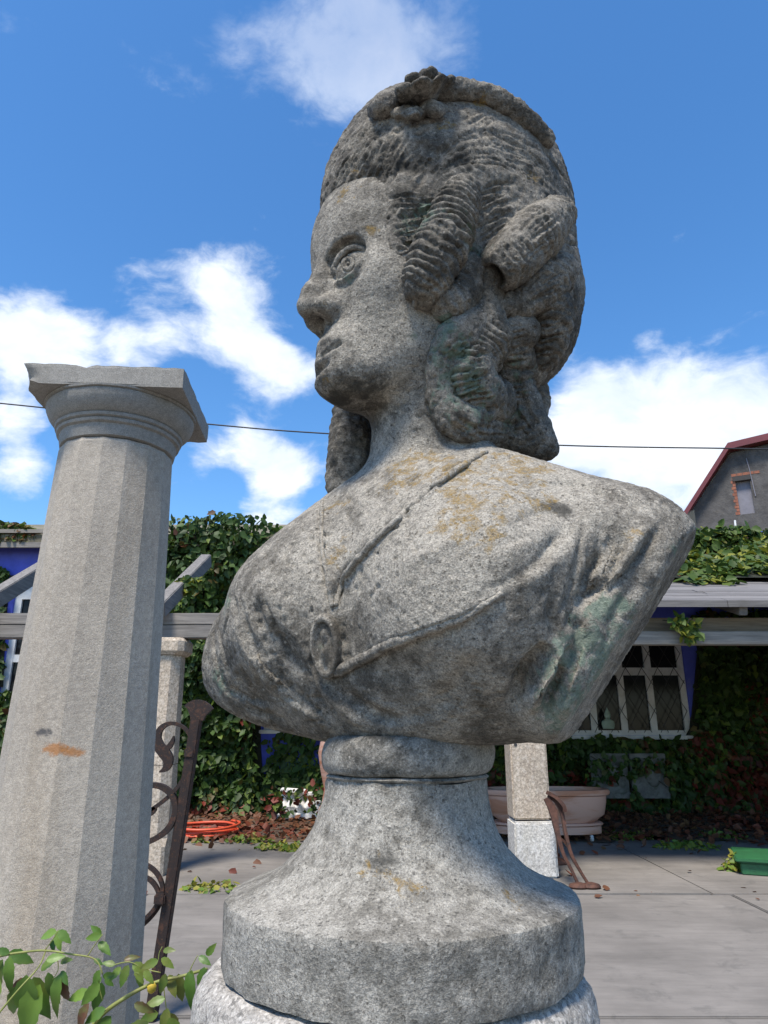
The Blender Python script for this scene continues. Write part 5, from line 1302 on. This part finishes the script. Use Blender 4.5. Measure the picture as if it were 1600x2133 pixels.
# medallion at the point of the neckline
def medallion():
    p = fig.hit(683, 1345); m, d, k = fig.near(p[None], .02)
    n = Vector(fig.N[m].mean(0)).normalized()
    up = Vector((0, 0, 1)); up = (up - n * up.dot(n)).normalized(); side = up.cross(n)
    prof = [(1.10, -.014), (1.09, .003), (1.05, .0075), (.95, .009), (.84, .008), (.78, .0045), (.6, .004), (.42, .004), (.25, .004), (.1, .004)]
    V = []; F = []; M = 44
    def relief(x, y):
        h = .0070 * math.exp(-((x - .05) / .22) ** 2 - ((y - .38) / .16) ** 2) + .0070 * math.exp(-((x + .02) / .30) ** 2 - ((y + .15) / .24) ** 2)
        return h + .003 * math.exp(-((x - .1) / .16) ** 2 - ((y + .5) / .12) ** 2) - .002 * math.exp(-((x + .3) / .1) ** 2 - ((y - .1) / .3) ** 2)
    for s_, h in prof:
        for k in range(M):
            a = 2 * math.pi * k / M; x, y = s_ * math.cos(a), s_ * math.sin(a)
            hh = h + (relief(x, y) if s_ < .8 else 0)
            V.append(np.array(Vector(p) + side * x * .0170 + up * y * .035 + n * (hh + .003)))
    for r in range(len(prof) - 1):
        for k in range(M): F.append((r * M + k, r * M + (k + 1) % M, (r + 1) * M + (k + 1) % M, (r + 1) * M + k))
    V.append(np.array(Vector(p) + n * .004)); c0 = (len(prof) - 1) * M
    for k in range(0, M, 2): F.append((c0 + k, c0 + k + 1, c0 + (k + 2) % M, len(V) - 1))
    V = np.array(V); V += .0006 * np.stack([noise3(V * 220, q) for q in (1, 2, 3)], 1)
    return V, np.array(F)
med_V, med_F = medallion()
med = Clay(med_V, med_F)
# what has settled where on the stone: photo directions of the patches and their radius in metres
fx = lambda px, py: hp(px, py)
body_growth = dict(
    ochre=[((870, 950), .045), ((960, 975), .05), ((1080, 965), .06), ((700, 1150), .035), ((690, 1060), .035), ((960, 1110), .05), ((1110, 1040), .03), ((1330, 1105), .03), ((720, 400), .04), ((770, 480), .02), ((690, 635), .02), ((675, 790), .015), ((820, 1010), .05), ((1040, 990), .06), ((1000, 1050), .05)],
    green=[((1280, 1280), .03), ((1240, 1400), .05), ((1180, 1480), .05), ((1215, 1350), .04), ((862, 700), .02), ((720, 590), .025), ((1410, 1140), .02), ((470, 1250), .04), ((455, 1420), .04), ((683, 1345), .02)],
    soot=[((745, 815), .032), ((700, 835), .022), ((800, 790), .018), ((1150, 1060), .028), ((640, 1380), .02)],
    pale=[((880, 1060), .10), ((980, 1020), .09), ((1080, 1000), .08), ((800, 1120), .07), ((820, 900), .05), ((780, 640), .05), ((800, 720), .05), ((640, 1200), .06), ((1120, 1480), .03), ((900, 1250), .06)])
hair_growth = dict(
    ochre=[((740, 365), .022), ((1110, 370), .03), ((930, 260), .03), ((1000, 215), .02)],
    green=[((960, 520), .05), ((950, 770), .06), ((960, 870), .05), ((880, 470), .05), ((1060, 760), .05), ((920, 700), .04), ((1050, 890), .05)],
    soot=[((830, 330), .04), ((960, 340), .03), ((1150, 420), .03), ((700, 950), .05), ((890, 200), .03), ((1090, 830), .04), ((950, 590), .03)],
    pale=[((1120, 470), .05), ((1040, 300), .05), ((910, 790), .03), ((960, 470), .03), ((830, 260), .04)])
def growth(me, V, spec):
    A = np.zeros((len(V), 4), np.float32)
    for k, key in enumerate(('ochre', 'green', 'soot', 'pale')):
        for p, r in spec.get(key, ()):
            p = np.array(p) if len(p) == 3 else hp(*p)
            A[:, k] += np.exp(-((V - p) ** 2).sum(1) / (r * r))
    A = np.clip(A, 0, 1); at_ = me.color_attributes.new('growth', 'FLOAT_COLOR', 'POINT'); at_.data.foreach_set('color', A.ravel())
socle_growth = dict(ochre=[((-.01, .80, 1.36), .035), ((.03, .77, 1.335), .03), ((.13, .80, 1.33), .03)], pale=[((.12, .86, 1.38), .09), ((-.03, .84, 1.42), .07), ((-.12, .8, 1.32), .06)], soot=[((-.03, .81, 1.475), .06), ((.0, .8, 1.36), .035), ((.10, .80, 1.30), .04)])
M['body'] = material('weathered_cast_stone', cast_stone((.108, .097, .080), (.195, .177, .148), (.325, .296, .248), stain=.36))
M['hair'] = material('weathered_stone_hair', cast_stone((.068, .061, .050), (.132, .119, .099), (.240, .217, .181), stain=.42))
M['socle'] = material('weathered_stone_socle', cast_stone((.135, .125, .106), (.222, .208, .180), (.325, .306, .268), stain=.26, blotch=5.0, contrast=.9))
# ------------------------------------------------------------------ the bust as an object
bust = thing('stone_bust', 'weathered grey stone bust of a woman with rolled curls, on a flared round socle', 'bust', (.02, .92, 1.25))
def part(name, c, mat, parent=bust, grow=None):
    me = new_mesh(name, c.V, c.Q, mat); growth(me, np.asarray(c.V, np.float32), grow or hair_growth); return link(name, me, parent)
figure = part('figure', fig, M['body'], grow=body_growth)
eye_p = part('eye', eyeball, M['body'], grow=body_growth)
for c in lids: part('eyelid', c, M['body'], eye_p, body_growth)
wig = part('hair', hair, M['hair'])
for c in curls: part('curl', c, M['hair'], wig)
part('hair_band', band, M['hair'], wig)
rose_p = part('flower', flower, M['hair'], wig)
for c in leaves: part('flower_leaf', c, M['hair'], wig)
for c in cords[:2]: part('neck_cord', c, M['body'], grow=body_growth)
part('sash_hem', cords[2], M['body'], grow=body_growth)
part('medallion', med, M['body'], grow=body_growth)
SX, SY = .02, .92
rs_ = np.random.RandomState(2)
def ring_prof(prof, n=160, amp=.0015, seed=0, chips=0.0):
    m = MB().lathe(prof, (SX, SY, 0), n); V = np.array(m.v); ctr = np.array((SX, SY, 0)); r = V - ctr; r[:, 2] = 0; r /= np.linalg.norm(r, axis=1)[:, None] + 1e-9
    V += r * (amp * (noise3(V * 22, seed) + .6 * noise3(V * 60, seed + 1) + .35 * noise3(V * 170, seed + 2)))[:, None]
    V[:, 2] += amp * .6 * noise3(V * 30, seed + 3)
    V[:, 0] += np.clip(V[:, 2] - 1.30, 0, .2) * .06   # it leans a little
    m.v = [tuple(p) for p in V]; return m
def dense(pts, step):
    out = []
    for (r0, z0), (r1, z1) in zip(pts[:-1], pts[1:]):
        n = max(1, int(math.hypot(r1 - r0, z1 - z0) / step))
        out += [(r0 + (r1 - r0) * k / n, z0 + (z1 - z0) * k / n) for k in range(n)]
    return out + [pts[-1]]
flare = [tuple(p) for p in catmull(np.array([(.0975, 1.4395), (.100, 1.418), (.1085, 1.388), (.128, 1.358), (.160, 1.333), (.200, 1.3170)]), 6)]
ring_prof(dense([(.19, 1.2455), (.2045, 1.247), (.2065, 1.256), (.2070, 1.309), (.2055, 1.3140), (.200, 1.3170)] + flare[::-1][1:] + [(.0, 1.4398)], .006), amp=.0026, seed=3).build('socle', M['socle'], bust, smooth=38)
ring_prof(dense([(.02, 1.4400), (.0975, 1.4402), (.1005, 1.4428), (.0975, 1.4452), (.02, 1.4454)], .004), amp=.0012, seed=6).build('neck_ring', M['socle'], bust, smooth=38)
tor = [(.0950 + .0128 * math.cos(a), 1.4685 + .0225 * math.sin(a)) for a in np.linspace(-1.5, 1.5, 16)]
ring_prof(dense([(.02, 1.4457)] + tor + [(.070, 1.4925), (.060, 1.52), (.02, 1.52)], .005), amp=.0018, seed=8).build('collar', M['socle'], bust, smooth=45)
for o in bust.children:
    if o.name.split('.')[0] in ('socle', 'neck_ring', 'collar'):
        V = np.empty(len(o.data.vertices) * 3, np.float32); o.data.vertices.foreach_get('co', V); growth(o.data, V.reshape(-1, 3), socle_growth)
ped = ring_prof(dense([(.10, .0), (.225, .0), (.2235, 1.15), (.2215, 1.205), (.216, 1.230), (.202, 1.2425), (.15, 1.2445), (.01, 1.2448)], .012), n=140, amp=.006, seed=21)
ped.v = [(x - .010, y, z) for x, y, z in ped.v]
tag(ped.build('stone_pedestal', M['pedestal'], smooth=60), 'rough white granite drum under the bust, at the bottom edge', 'pedestal')
